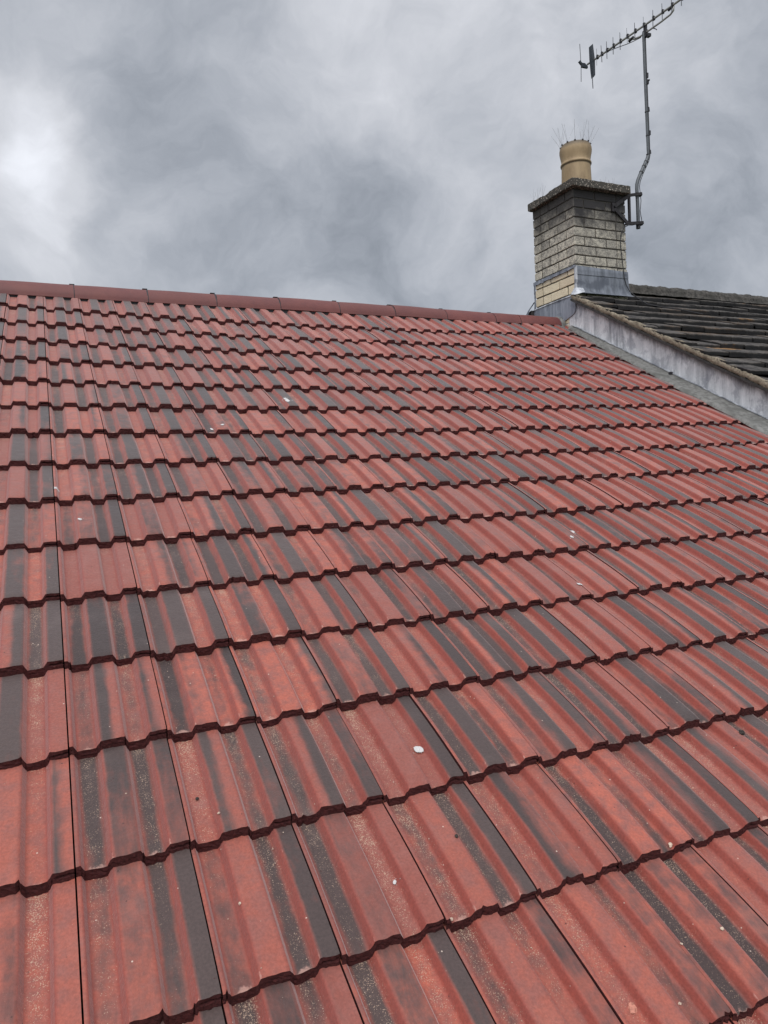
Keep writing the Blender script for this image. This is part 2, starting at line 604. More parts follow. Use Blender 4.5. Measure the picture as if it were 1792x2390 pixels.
def mat_slab():
    k = material('exposed_aggregate')
    v1 = k.vor(k.pos, 85)
    vc = k.vor(k.pos, 85, out=1)
    wn = k.n('ShaderNodeTexWhiteNoise')
    k.l(vc, wn.inputs['Vector'])
    base = k.mix(k.noise(k.pos, 30, 6, 0.7), (0.024, 0.023, 0.021), (0.11, 0.10, 0.085))
    peb = k.mix(wn.outputs['Value'], (0.17, 0.105, 0.07), (0.48, 0.43, 0.37))
    msk = k.math('MULTIPLY', k.rng(v1, 0.34, 0.46, 1, 0), k.math('GREATER_THAN', wn.outputs['Value'], 0.60))
    k.l(k.mix(msk, base, peb), k.b.inputs['Base Color'])
    k.b.inputs['Roughness'].default_value = 0.9
    b1 = bump(k, v1, -0.6, 0.006)
    k.l(bump(k, k.noise(k.pos, 60, 6, 0.7), 0.8, 0.01, b1), k.b.inputs['Normal'])
    return k.mat


M_SLAB = mat_slab()


def mat_pot():
    k = material('buff_clay')
    n = k.noise(k.mapping(k.pos, (9, 9, 4)), 1.0, 6, 0.6)
    nf = k.noise(k.pos, 110, 5, 0.7)
    col = k.mix(k.rng(n, 0.3, 0.7), (0.25, 0.175, 0.098), (0.42, 0.305, 0.175))
    col = k.mix(k.math('MULTIPLY', k.rng(nf, 0.58, 0.75), 0.4), col, (0.20, 0.15, 0.10))
    p = k.n('ShaderNodeSeparateXYZ')
    k.l(k.pos, p.inputs[0])
    gr = k.math('ADD', p.outputs[2], k.math('MULTIPLY', n, 0.05))
    col = k.mix(k.rng(gr, 1.895, 1.94, 0, 0.75), col, (0.07, 0.06, 0.05))
    ring = k.math('MULTIPLY', k.rng(p.outputs[2], 1.712, 1.726), k.rng(p.outputs[2], 1.732, 1.739, 1, 0))  # dark ring painted in as shade in the groove under the bead
    col = k.mix(k.math('MULTIPLY', ring, 0.8), col, (0.10, 0.075, 0.05))
    k.l(col, k.b.inputs['Base Color'])
    k.b.inputs['Roughness'].default_value = 0.6
    k.l(bump(k, nf, 0.3, 0.002), k.b.inputs['Normal'])
    return k.mat


M_POT = mat_pot()


def mat_old_tile():
    k = material('weathered_tile')
    at = k.n('ShaderNodeAttribute', attribute_name='tone')
    s = k.n('ShaderNodeSeparateColor')
    k.l(at.outputs['Color'], s.inputs[0])
    rnd = s.outputs[0]
    nf = k.noise(k.pos, 70, 7, 0.7)
    nm = k.noise(k.pos, 11, 6, 0.65)
    nl = k.noise(k.mapping(k.pos, (1.6, 2.4, 2.4), (4.4, 0.3, 0)), 1.0, 4, 0.6, 0.3)
    base = k.mix(rnd, (0.036, 0.033, 0.032), (0.088, 0.080, 0.074))
    col = k.mix(k.rng(nf, 0.35, 0.68), base, (0.150, 0.135, 0.120))
    col = k.mix(k.rng(nm, 0.42, 0.62, 0.0, 0.85), col, (0.026, 0.025, 0.026))
    # brown and ochre lichen patches
    li = k.math('MULTIPLY', k.rng(nl, 0.52, 0.66), k.rng(k.noise(k.pos, 32, 5, 0.7), 0.40, 0.58))
    col = k.mix(k.math('MULTIPLY', li, 0.65), col, (0.165, 0.105, 0.060))
    oc = k.rng(k.noise(k.mapping(k.pos, (2.4, 5, 5), (1.7, 3, 0)), 1.0, 4, 0.5), 0.655, 0.71)
    col = k.mix(k.math('MULTIPLY', oc, 0.8), col, (0.33, 0.18, 0.07))
    col = k.mix(k.math('MULTIPLY', k.rng(s.outputs[2], 0.0, 0.35), 0.93), col, (0.010, 0.010, 0.011))  # noses and sides painted near black, standing in for shadow between courses
    k.l(col, k.b.inputs['Base Color'])
    k.b.inputs['Roughness'].default_value = 0.85
    k.b.inputs['Specular IOR Level'].default_value = 0.3
    k.l(bump(k, nf, 1.0, 0.006), k.b.inputs['Normal'])
    return k.mat


M_OLD = mat_old_tile()
M_MOSS = mat_mortar('mossy_ridge', (0.036, 0.035, 0.033), (0.125, 0.115, 0.104), 34, (0.035, 0.035, 0.03))
M_SLATE = simple('undercloak_slate', (0.040, 0.037, 0.036), 0.8, 0, 0.4, 25)
M_STEEL = simple('galvanised_steel', (0.105, 0.115, 0.125), 0.5, 0.35, 0.2, 14)
M_ALU = simple('aluminium', (0.36, 0.36, 0.345), 0.45, 0.4, 0.12, 20, 0)
M_ROD = simple('aluminium_rod', (0.07, 0.075, 0.085), 0.5, 0.3, 0.1, 20, 0)
M_IRON = simple('dark_iron', (0.030, 0.027, 0.030), 0.65, 0.3, 0.4, 40)
M_PLATE = simple('dark_plastic', (0.030, 0.038, 0.050), 0.55, 0, 0.2, 20, 0)
M_CABLE = simple('black_cable', (0.020, 0.020, 0.024), 0.6, 0, 0.1, 20, 0)
M_WIRE = simple('stainless_wire', (0.35, 0.35, 0.36), 0.4, 0.7, 0.1, 20, 0)
M_SPLAT = simple('dropping', (0.62, 0.61, 0.60), 0.8, 0, 0.12, 200)
M_CRUMB = simple('mortar_crumb', (0.60, 0.47, 0.37), 0.9, 0, 0.25, 300)
M_CHIP = simple('tile_chip', (0.52, 0.22, 0.16), 0.9, 0, 0.3, 200)
M_DARK = simple('dark_moss', (0.035, 0.028, 0.024), 0.9, 0, 0.5, 120)
M_RENDER = simple('house_render', (0.45, 0.42, 0.37), 0.9, 0, 0.12, 5)
M_GRASS = simple('grass_ground', (0.06, 0.09, 0.035), 0.95, 0, 0.4, 0.6)

# ------------------------------------------------------------------ the red roof
TH = 0.485842801
G = 0.315130621
W = 0.22
CT, ST = math.cos(TH), math.sin(TH)
Q = np.array([0.01213385, 0.07411633, -0.04392791, 0.00021859, 0.00915915, -0.07650724, -0.08427267, 0.16324308, -0.10412778, 0.03737879,
              0.00222198, -0.03087858, -0.01837454, 0.01803284, 0.00265709, 0.00032867, 0.00467784, -0.02292037, 0.0189178, 0.04932885])


def plane_pt(c, r, h):
    """roof surface: c tiles along the ridge, r rows up the slope, h above the pitch line (numpy arrays)"""
    c, r, h = np.broadcast_arrays(np.asarray(c, float), np.asarray(r, float), np.asarray(h, float))
    a = np.clip(c, -1.5, 20) / 10
    b = (np.clip(r, -1.5, 15) - 7) / 7
    T = [np.ones_like(a), a, a**2, a**3, b, b**2, b**3, a*b, a*a*b, a*b*b]
    ds = sum(q*t for q, t in zip(Q[:10], T))
    dc = sum(q*t for q, t in zip(Q[10:], T))
    s = (14 - r) * G + ds
    return np.stack([c*W + dc, -s*CT - h*ST, -s*ST + h*CT], -1)


PU = np.array([0.010, 0.046, 0.085, 0.270, 0.318, 0.558, 0.604, 0.775, 0.822, 0.995])
PH = np.array([-1.5, -1.5, -19.5, -19.5, 0.0, 0.0, -19.5, -19.5, 0.0, 0.0]) / 1000


def prof(u):
    u = np.asarray(u, float)
    i = np.clip(np.searchsorted(PU, u) - 1, 0, len(PU) - 2)
    t = np.clip((u - PU[i]) / (PU[i+1] - PU[i]), 0, 1)
    t = t * 0.92 + (t*t*(3-2*t)) * 0.08
    return PH[i] + (PH[i+1] - PH[i]) * t


def camber(v):
    v = np.asarray(v, float)
    return -0.0245 * (1 - v) + 0.0035 * np.sin(np.pi * np.clip(v, 0, 1))


def tile_h(c, r):
    """height of the tile surface at any (c, r)"""
    rr = math.ceil(r - 1e-6)
    v = 1 - (r - (rr - 1)) if r != rr else 1.0
    # tile whose nose is at row floor(r)
    n = math.floor(r)
    v = 1 - (r - n)
    return float(prof(c - math.floor(c)) + camber(v))


US = np.unique(np.concatenate([np.linspace(PU[i], PU[i+1], n_) for i, n_ in enumerate((3, 5, 7, 6, 9, 6, 6, 6, 7))]))
VS_NEAR = np.array([-0.13, 0.0, 0.1, 0.2, 0.3, 0.4, 0.5, 0.6, 0.7, 0.78, 0.86, 0.92, 0.96, 0.985, 1.0])


def bell(u, a, b, p=1.0):
    t = np.clip((u - a) / (b - a), 0, 1)
    return np.sin(np.pi * t) ** p


def flat(u, a, b, e=0.012):
    return np.clip((u - a) / e + 0.5, 0, 1) * np.clip((b - u) / e + 0.5, 0, 1)


def streak():
    x = RNG.random()
    if x < 0.35: return 0.0
    if x < 0.50: return RNG.uniform(0.25, 0.5)
    if x < 0.64: return RNG.uniform(0.5, 0.75)
    return RNG.uniform(0.88, 1.1)


C_END = 19.32
V, F, MI, TONE, WEAR_GLINT, SMO = [], [], [], [], [], []
base = 0


def push(P, tone, wear_glint, faces, mi, smooth):
    global base
    n = P.shape[0]
    V.append(P); TONE.append(tone); WEAR_GLINT.append(wear_glint)
    F.append(faces + base); MI.append(np.full(len(faces), mi)); SMO.append(np.full(len(faces), smooth))
    base += n


def gridfaces(ni, nj):
    i, j = np.meshgrid(np.arange(ni-1), np.arange(nj-1), indexing='ij')
    a = (i*nj + j).ravel()
    return np.stack([a, a+nj, a+nj+1, a+1], -1)


for r in range(-4, 15):
    for c in range(-6, 20):
        us = US.copy()
        if c + us[-1] > C_END:
            us = us[us <= C_END - c]
            if len(us) < 4: continue
            us[-1] = C_END - c
        vs = VS_NEAR
        if r == 14:
            vs = np.concatenate([[-0.36, -0.18], vs[vs > -0.02]])
        U, Vv = np.meshgrid(us, vs, indexing='ij')
        lift = RNG.normal(0, 0.0014)
        tilt = RNG.normal(0, 0.0010)
        slip = RNG.normal(0, 0.0085)      # rows
        rot = RNG.normal(0, 0.009)
        hh = prof(U) + camber(Vv) * (0.5 if r == 14 else 1.0) + lift + tilt * (U - 0.5) * 2
        hh += np.where(Vv > 0.955, -((Vv - 0.955) / 0.045) ** 2 * 0.0022, 0)
        # nose line wavers and is nicked here and there
        jag = RNG.normal(0, 0.0035, len(us))
        jag = np.convolve(np.pad(jag, 1, mode='edge'), [0.25, 0.5, 0.25], 'valid') * 1.5
        for _ in range(RNG.integers(0, 3)):
            k0 = RNG.integers(1, len(us) - 1)
            jag[k0] += RNG.uniform(0.008, 0.022)
        rr = r + (1 - Vv) + slip + rot * (U - 0.5)
        rr = rr + np.where(Vv > 0.93, (Vv - 0.93) / 0.07, 0) * jag[:, None]
        if r == 14:
            hh = hh - 0.0 * Vv
        P = plane_pt(c + U, rr, hh)
        if r == 14:
            P[..., 1] = np.minimum(P[..., 1], 0.47)
            # keep z consistent with clipped y
            P[..., 2] = np.minimum(P[..., 2], 0.47 * ST / CT + hh * 1.1)
        # ---- colour plan
        g1, g2, t1, t2 = streak(), streak(), streak() * 0.95, streak() * 0.95
        g1b = g1 if RNG.random() < 0.6 else streak()
        g2b = g2 if RNG.random() < 0.7 else streak()
        mixu = np.clip((U - 0.35) / 0.17, 0, 1)
        mixu = mixu * mixu * (3 - 2 * mixu)
        grey = flat(U, 0.318, 0.560) * (g1 * (1 - mixu) + g1b * mixu)
        mixu2 = np.clip((U - 0.83) / 0.15, 0, 1)
        grey = grey + flat(U, 0.822, 1.02) * (g2 * (1 - mixu2) + g2b * mixu2)
        grey = grey + bell(U, 0.065, 0.30, 0.7) * t1 + bell(U, 0.59, 0.80, 0.7) * t2
        grey = grey + flat(U, -0.1, 0.05) * t1 * 0.3
        ph = RNG.uniform(0, 6.28)
        fade = 1 + 0.22 * np.sin(Vv * RNG.uniform(1.5, 4) + ph)
        grey = np.clip(grey * fade, 0, 1.15)
        sa, sb_ = RNG.uniform(0.25, 1.0), RNG.uniform(0.25, 1.0)
        sand = (bell(U, 0.06, 0.31, 0.6) * sa + bell(U, 0.585, 0.80, 0.6) * sb_) * (0.35 + 0.65 * np.exp(-np.clip(Vv, 0, 1) * 2.2))
        sand = (sand + 0.10 * flat(U, 0.32, 0.56)) * (1 - 0.25 * np.clip(grey, 0, 1))
        edge = (bell(U, 0.25, 0.335, 0.6) + bell(U, 0.54, 0.62, 0.6) * 0.5 + bell(U, 0.76, 0.84, 0.6) + bell(U, 0.03, 0.10, 0.6))
        edge = np.clip(edge, 0, 1)
        wear_glint = np.clip((Vv - 0.86) / 0.14, 0, 1) ** 2 * (0.25 + 0.6 * (bell(U, 0.07, 0.30) + bell(U, 0.59, 0.80))) * RNG.uniform(0.3, 1.35)
        wear_glint = wear_glint + 0.55 * (bell(U, 0.298, 0.338) + bell(U, 0.803, 0.842) + 0.5 * bell(U, 0.545, 0.59))  # thin pale lines painted in as highlights on the crest edges
        rn, rn2 = RNG.random(), RNG.random()
        one = np.ones_like(U)
        tone = np.stack([grey, sand, edge, one], -1).reshape(-1, 4)
        wr = np.stack([one*rn, wear_glint, one*rn2, one], -1).reshape(-1, 4)
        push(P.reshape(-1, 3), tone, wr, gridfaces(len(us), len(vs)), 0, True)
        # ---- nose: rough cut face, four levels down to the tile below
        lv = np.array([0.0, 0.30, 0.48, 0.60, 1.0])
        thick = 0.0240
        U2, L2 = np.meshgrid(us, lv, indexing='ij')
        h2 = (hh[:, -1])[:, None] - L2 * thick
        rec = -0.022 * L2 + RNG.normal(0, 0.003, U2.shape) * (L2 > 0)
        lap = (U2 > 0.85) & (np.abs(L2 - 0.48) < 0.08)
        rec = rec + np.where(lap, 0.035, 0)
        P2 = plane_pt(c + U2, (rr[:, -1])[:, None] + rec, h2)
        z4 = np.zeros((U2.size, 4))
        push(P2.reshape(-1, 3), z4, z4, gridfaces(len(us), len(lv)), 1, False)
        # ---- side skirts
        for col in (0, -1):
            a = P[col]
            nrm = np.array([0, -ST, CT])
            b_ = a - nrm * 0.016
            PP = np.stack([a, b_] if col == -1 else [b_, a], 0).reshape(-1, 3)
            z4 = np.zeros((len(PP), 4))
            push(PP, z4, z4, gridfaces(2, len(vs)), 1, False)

V = np.concatenate(V); F = np.concatenate(F); MI = np.concatenate(MI); SMO = np.concatenate(SMO)
TONE = np.concatenate(TONE); WEAR_GLINT = np.concatenate(WEAR_GLINT)


def fast_mesh(name, V, F, mi, sm, attrs):
    me = bpy.data.meshes.new(name)
    n, f = len(V), len(F)
    me.vertices.add(n)
    me.vertices.foreach_set('co', V.astype(np.float32).ravel())
    me.loops.add(f * 4)
    me.loops.foreach_set('vertex_index', F.astype(np.int32).ravel())
    me.polygons.add(f)
    me.polygons.foreach_set('loop_start', (np.arange(f) * 4).astype(np.int32))
    me.polygons.foreach_set('material_index', mi.astype(np.int32))
    me.update(calc_edges=True)
    me.polygons.foreach_set('use_smooth', sm.astype(bool))
    for nm, arr in attrs.items():
        a = me.attributes.new(nm, 'FLOAT_COLOR', 'POINT')
        a.data.foreach_set('color', arr.astype(np.float32).ravel())
    me.validate()
    return me


house = empty('house', (1.4, -1.5, -7.0), 'house under the new red and grey streaked tiled roof that fills the foreground', 'house')
me = fast_mesh('roof_tiles', V, F, MI, SMO, {'tone': TONE, 'wear_glint': WEAR_GLINT})
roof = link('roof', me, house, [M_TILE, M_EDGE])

# dark underlay just below the tiles
mb = MB()
mb.grid([[tuple(plane_pt(c, r, -0.052)) for r in (-4.5, 0, 5, 10, 14, 14.7)] for c in (-6, 0, 5, 10, 15, C_END)], smooth=False)
und = mb.build('underlay', M_UNDER, roof)
mb = MB()
b0, b1 = (-1.32, 4.42)
mb.add([(b0, 0.50, 0.175), (b1, 0.50, 0.175), (b1, 5.2, -2.45), (b0, 5.2, -2.45), (b0, 0.50, 0.135), (b1, 0.50, 0.135), (b1, 5.2, -2.49), (b0, 5.2, -2.49)],
       [(0, 1, 2, 3), (7, 6, 5, 4), (0, 4, 5, 1), (1, 5, 6, 2), (2, 6, 7, 3), (3, 7, 4, 0)])
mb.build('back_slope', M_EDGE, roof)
# house body below
mb = MB()
mb.prism([(-5.05, -7.0), (-5.05, -2.85), (0.36, 0.0), (5.0, -2.5), (5.0, -7.0)], 0, -1.25, 4.20)
mb.build('wall', M_RENDER, house)

# ---- ridge tiles
RY, RZ, RR = 0.485, 0.187, 0.116


def ridge_drop(x):
    t = min(1, max(0, (x - 1.9) / 2.4))
    return 0.021 * t * t * (3 - 2 * t)


def ridge_tile(x0, x1, dz0=0.0, dz1=0.0, cap_end=False):
    mb = MB()
    nx, na = 7, 22
    rows = []
    for i in range(nx):
        t = i / (nx - 1)
        x = x0 + (x1 - x0) * t
        rr_ = RR + 0.0015 * math.sin(t * 5)
        dz = dz0 + (dz1 - dz0) * t
        a0 = R_(1) + R_(9) * min(1, max(0, (x - 2.4) / 1.9))
        dz -= ridge_drop(x)
        an = [a0 + (math.pi - 2 * a0) * j / na for j in range(na + 1)]
        rows.append([(x, RY - rr_ * math.cos(q), RZ + dz + rr_ * math.sin(q)) for q in an])
    # skirts below the half round
    for rw in rows:
        rw.insert(0, (rw[0][0], rw[0][1] - 0.0005, rw[0][2] - 0.002))
        rw.append((rw[-1][0], rw[-1][1] + 0.0005, rw[-1][2] - 0.002))
    mb.grid(rows)
    inner = [[(p[0], RY + (p[1] - RY) * 0.86, RZ + (p[2] - RZ) * 0.86 - 0.001) for p in rw] for rw in rows]
    mb.grid([list(reversed(rw)) for rw in inner])
    for e in (0, -1):
        n_ = len(rows[0])
        a, b = rows[e], inner[e]
        mb.add(a + b, [(j, j+1, n_+j+1, n_+j) if e == -1 else (j+1, j, n_+j, n_+j+1) for j in range(n_-1)])
    n_ = len(rows)
    for e in (0, -1):
        a = [rw[e] for rw in rows]; b = [rw[e] for rw in inner]
        mb.add(a + b, [(j, j+1, n_+j+1, n_+j) for j in range(n_-1)])
    return mb.build('ridge_tile', M_RIDGE, roof)


cuts = [0.7035 + 0.4925 * k for k in range(-4, 7)] + [3.925, 4.372]
for i in range(len(cuts) - 1):
    z_ = random.uniform(-0.003, 0.003)
    ridge_tile(cuts[i] + 0.0028, cuts[i+1] - 0.0028, z_ + random.uniform(-.003, .003), z_)
# unions between the ridge tiles: dark seal with a small proud clip
for x in cuts[1:-1]:
    mb = MB()
    rows = [[(x + dx, RY - rr_ * math.cos(math.pi * j / 20), RZ - ridge_drop(x) + rr_ * math.sin(math.pi * j / 20)) for j in range(21)]
            for dx, rr_ in ((-0.006, 0.107), (-0.006, 0.1135), (0.006, 0.1135), (0.006, 0.107))]
    mb.grid(rows)
    if x < 3.8:
        zc_ = RZ - ridge_drop(x) + RR
        mb.box((x - 0.026, RY - 0.014, zc_ + 0.0005), (x + 0.008, RY + 0.014, zc_ + 0.0055))
    mb.build('ridge_union', M_BLACK, roof)
# black filler under the ridge, following the tiles
mb = MB()
rows = []
for c in np.arange(-6, C_END, 0.25):
    x = float(c * W)
    rows.append([(x, 0.384, 0.130), (x, 0.384, 0.200), (x, 0.42, 0.215), (x, 0.48, 0.220), (x, 0.56, 0.170)])
mb.grid(rows, smooth=False)
mb.build('ridge_filler', M_BLACK, roof)
# mortar closing the end of the ridge against the wall
mb = MB()
rows = []
for i, (x, k_) in enumerate(((4.365, 0.93), (4.378, 1.04), (4.40, 1.06), (4.418, 1.0))):
    rows.append([(x + random.uniform(-.002, .002), RY - RR * k_ * math.cos(math.pi * j / 16) * random.uniform(.98, 1.03), RZ - 0.021 + RR * k_ * math.sin(math.pi * j / 16) * random.uniform(.98, 1.03)) for j in range(17)])
mb.grid(rows)
mb.build('mortar_bedding', M_FILLET, roof)

# ---- mortar fillet along the abutment
XW = 4.42
_e = plane_pt(C_END, np.linspace(-4, 15, 60), 0.0)
EY, EX = _e[:, 1], _e[:, 0]
mb = MB()
rows = []
NF = 330
for i in range(NF + 1):
    y = 0.30 - i * (5.3 / NF)
    zp = y * ST / CT
    wob = 0.010 * math.sin(y * 7.3) + 0.006 * math.sin(y * 23 + 1) + random.uniform(-0.003, 0.003)
    xa = float(np.interp(y, EY, EX)) - 0.030 + wob
    row = []
    for t, h in ((0.0, -0.019), (0.06, 0.0015), (0.3, 0.006), (0.55, 0.007), (0.8, 0.013), (1.0, 0.022)):
        x = xa + (XW + 0.002 - xa) * t
        h2 = h + random.uniform(-0.0012, 0.0012)
        row.append((x, y - h2 * ST, zp + h2 * CT))
    rows.append(row)
mb.grid(rows)
fil = mb.build('mortar_fillet', M_FILLET, roof)

# ------------------------------------------------------------------ droppings on the tiles (stains with a body)


def on_roof(c, r, dh=0.0):
    p = plane_pt(c, r, tile_h(c, r) + dh)
    return Vector(p.tolist())


def splat(c, r, size, asp=1.0, n=18):
    mb = MB()
    vs = [on_roof(c, r, 0.0030)]
    for k in range(n):
        a = 2 * math.pi * k / n
        rad = size * (1 + 0.25 * math.sin(2 * a + c * 9) + random.uniform(-0.16, 0.16))
        cc, rr_ = c + rad * math.cos(a) / W, r + rad * math.sin(a) * asp / G
        vs.append(on_roof(cc, rr_, 0.0016))
    mb.add(vs, [(0, 1 + k, 1 + (k + 1) % n) for k in range(n)], True)
    for k in range(random.randint(2, 6)):
        a, d = random.uniform(0, 6.28), size * random.uniform(1.3, 2.4)
        cc, rr_ = c + d * math.cos(a) / W, r + d * math.sin(a) / G
        s = size * random.uniform(0.08, 0.2)
        ring = [on_roof(cc + s * math.cos(q) / W, rr_ + s * math.sin(q) / G, 0.0014) for q in (0, 1.05, 2.1, 3.14, 4.2, 5.2)]
        mb.add([on_roof(cc, rr_, 0.002)] + ring, [(0, 1 + q, 1 + (q + 1) % 6) for q in range(6)], True)
    return mb.build('bird_dropping', M_SPLAT, roof)


for c, r, s_, a_ in ((5.365, 9.274, 0.020, 1.3), (3.713, 1.375, 0.0098, 1.35), (9.173, 4.463, 0.012, 1.2), (8.887, 4.228, 0.008, 1.0),
                     (3.23, 8.141, 0.008, 1.4), (3.471, 8.172, 0.009, 0.9), (0.361, 5.458, 0.007, 1.0), (7.981, 3.198, 0.009, 0.8),
                     (0.05, 6.237, 0.008, 1.3), (2.75, 0.36, 0.0045, 1.0)):
    splat(c, r, s_, a_)


# ------------------------------------------------------------------ loose bits lying on the tiles
def lump(name, c, r, size, mat, label, cat, group=None, flat_=0.6, seed=0):
    rnd = random.Random(seed)
    bm = bmesh.new()
    bmesh.ops.create_icosphere(bm, subdivisions=2, radius=1.0)
    for v in bm.verts:
        k_ = 1 + rnd.uniform(-0.28, 0.28)
        v.co = Vector((v.co.x * size * 1.25 * k_, v.co.y * size * k_, v.co.z * size * flat_ * k_))
    bmesh.ops.rotate(bm, verts=bm.verts, cent=(0, 0, 0), matrix=Matrix.Rotation(rnd.uniform(0, 6.28), 3, 'Z') )
    bmesh.ops.rotate(bm, verts=bm.verts, cent=(0, 0, 0), matrix=Matrix.Rotation(TH, 3, 'X'))
    me = bpy.data.meshes.new(name)
    bm.to_mesh(me)
    bm.free()
    me.materials.append(mat)
    o = bpy.data.objects.new(name, me)
    o.location = on_roof(c, r, size * flat_ * 0.72)
    COL.objects.link(o)
    return tag(o, label, cat, group)


GB = 'crumbs of mortar lying on the red tiles'
lump('tile_fragment', 4.215, -0.784, 0.00819, M_CHIP, 'angular pink chip of tile lying near the bottom right corner', 'tile chip', seed=3)
lump('mortar_crumb', 5.768, 0.03, 0.00512, M_CRUMB, 'largest beige crumb, perched on a tile edge at the lower right', 'mortar crumb', GB, 0.8, 4)
lump('mortar_crumb', 5.526, -0.595, 0.00333, M_CRUMB, 'pair sized beige crumb on a dark grey band above the bottom right corner', 'mortar crumb', GB, 0.8, 5)
lump('mortar_crumb', 3.092, 0.012, 0.0032, M_CRUMB, 'small white crumb on the lip of the second lowest complete row, below centre', 'mortar crumb', GB, 0.9, 6)
lump('mortar_crumb', 4.605, -0.356, 0.0023, M_CRUMB, 'small crumb in a dark channel left of the long tile joint, lower right', 'mortar crumb', GB, 0.9, 7)
lump('mortar_crumb', 5.027, -0.589, 0.0023, M_CRUMB, 'small crumb beside a dark tile joint at the lower right', 'mortar crumb', GB, 0.9, 8)
lump('mortar_crumb', 4.658, -0.854, 0.00269, M_CRUMB, 'round brownish crumb right of the pink chip of tile', 'mortar crumb', GB, 0.9, 9)
lump('mortar_crumb', 1.317, 1.15, 0.0023, M_CRUMB, 'lone crumb on a grey sandy channel at the lower left', 'mortar crumb', GB, 0.9, 12)
lump('mortar_crumb', 1.309, 0.493, 0.00243, M_CRUMB, 'tiny pale crumb in a grey channel left of the broad dark band, bottom left', 'mortar crumb', GB, 0.9, 14)
lump('moss_clump', 8.047, 0.80, 0.00741, M_DARK, 'black clump of moss on a red tile at the right edge', 'moss', 'dark clumps on the tiles', 0.7, 10)
lump('moss_clump', 8.61, 1.09, 0.00546, M_DARK, 'small black clump of moss just above a tile nose at the right edge', 'moss', 'dark clumps on the tiles', 0.7, 11)
lump('moss_clump', 3.539, 0.526, 0.00374, M_DARK, 'tiny dark clump on a broad red tile below centre', 'moss', 'dark clumps on the tiles', 0.5, 15)
lump('moss_clump', 1.168, 1.368, 0.00374, M_DARK, 'tiny dark clump in a sandy channel at the lower left', 'moss', 'dark clumps on the tiles', 0.5, 16)

# loose grit in the channels: nobody could count it
gr_v, gr_f = [], []
oct_ = np.array([(1, 0, 0), (-1, 0, 0), (0, 1, 0), (0, -1, 0), (0, 0, 1), (0, 0, -1)], float)
octf = [(0, 2, 4), (2, 1, 4), (1, 3, 4), (3, 0, 4), (2, 0, 5), (1, 2, 5), (3, 1, 5), (0, 3, 5)]
for i in range(3200):
    r = -1.6 + 9 * RNG.random() ** 1.7
    c = RNG.uniform(-1, 9)
    base_c = math.floor(c)
    if RNG.random() < 0.80:
        u = RNG.choice([RNG.uniform(0.10, 0.26), RNG.uniform(0.62, 0.77)])
    else:
        u = RNG.uniform(0.02, 0.98)
    if RNG.random() < 0.6:
        r = math.floor(r) + 1 - abs(RNG.normal(0, 0.28)) % 1.0
    c = base_c + u
    s = 0.00062 * math.exp(RNG.normal(0, 0.38))
    p = np.array(on_roof(c, r, s * 0.5))
    b_ = len(gr_v)
    for o in oct_:
        gr_v.append(tuple(p + o * s * RNG.uniform(0.7, 1.3, 3)))
    gr_f += [tuple(b_ + q for q in f) for f in octf]
me = bpy.data.meshes.new('grit')
me.from_pydata(gr_v, [], gr_f)
tag(link('grit', me, None, M_CRUMB), 'fine pale sand grit scattered in the channels of the red tiles', 'grit', kind='stuff')

# ------------------------------------------------------------------ the neighbouring house
nb_h = empty('house', (7.0, -1.2, -7.0), 'adjoining older house with dark mossy roof tiles behind a pale stained upstand wall', 'house')
NS = 0.5456
NL = math.sqrt(1 + NS * NS)
APY = 0.52


def nz(y):
    return 0.322 + NS * (y if y < APY else 2 * APY - y)


# gable / party wall rising above the red roof
mb = MB()
ys = [-5.2 + i * 0.1 for i in range(54)] + [0.217, 0.32]
rows = []
for y in ys:
    zt = min(0.272 + 0.55 * y, 0.385)
    zb = min(y * ST / CT - 0.12, zt - 0.05)
    rows.append([(XW - 0.004, y, zb + (zt - zb) * j / 8) for j in range(9)])
mb.grid(rows, smooth=False)
mb.prism([(-5.2, -7.0), (-5.2, -2.75), (0.217, 0.10), (0.217, -7.0)], 0, XW + 0.01, 9.4)
mb.prism([(0.217, -7.0), (0.217, 0.10), (0.52, 0.40), (5.2, -2.4), (5.2, -7.0)], 0, XW + 0.004, 9.4)
mb.build('wall', M_WALL, nb_h)


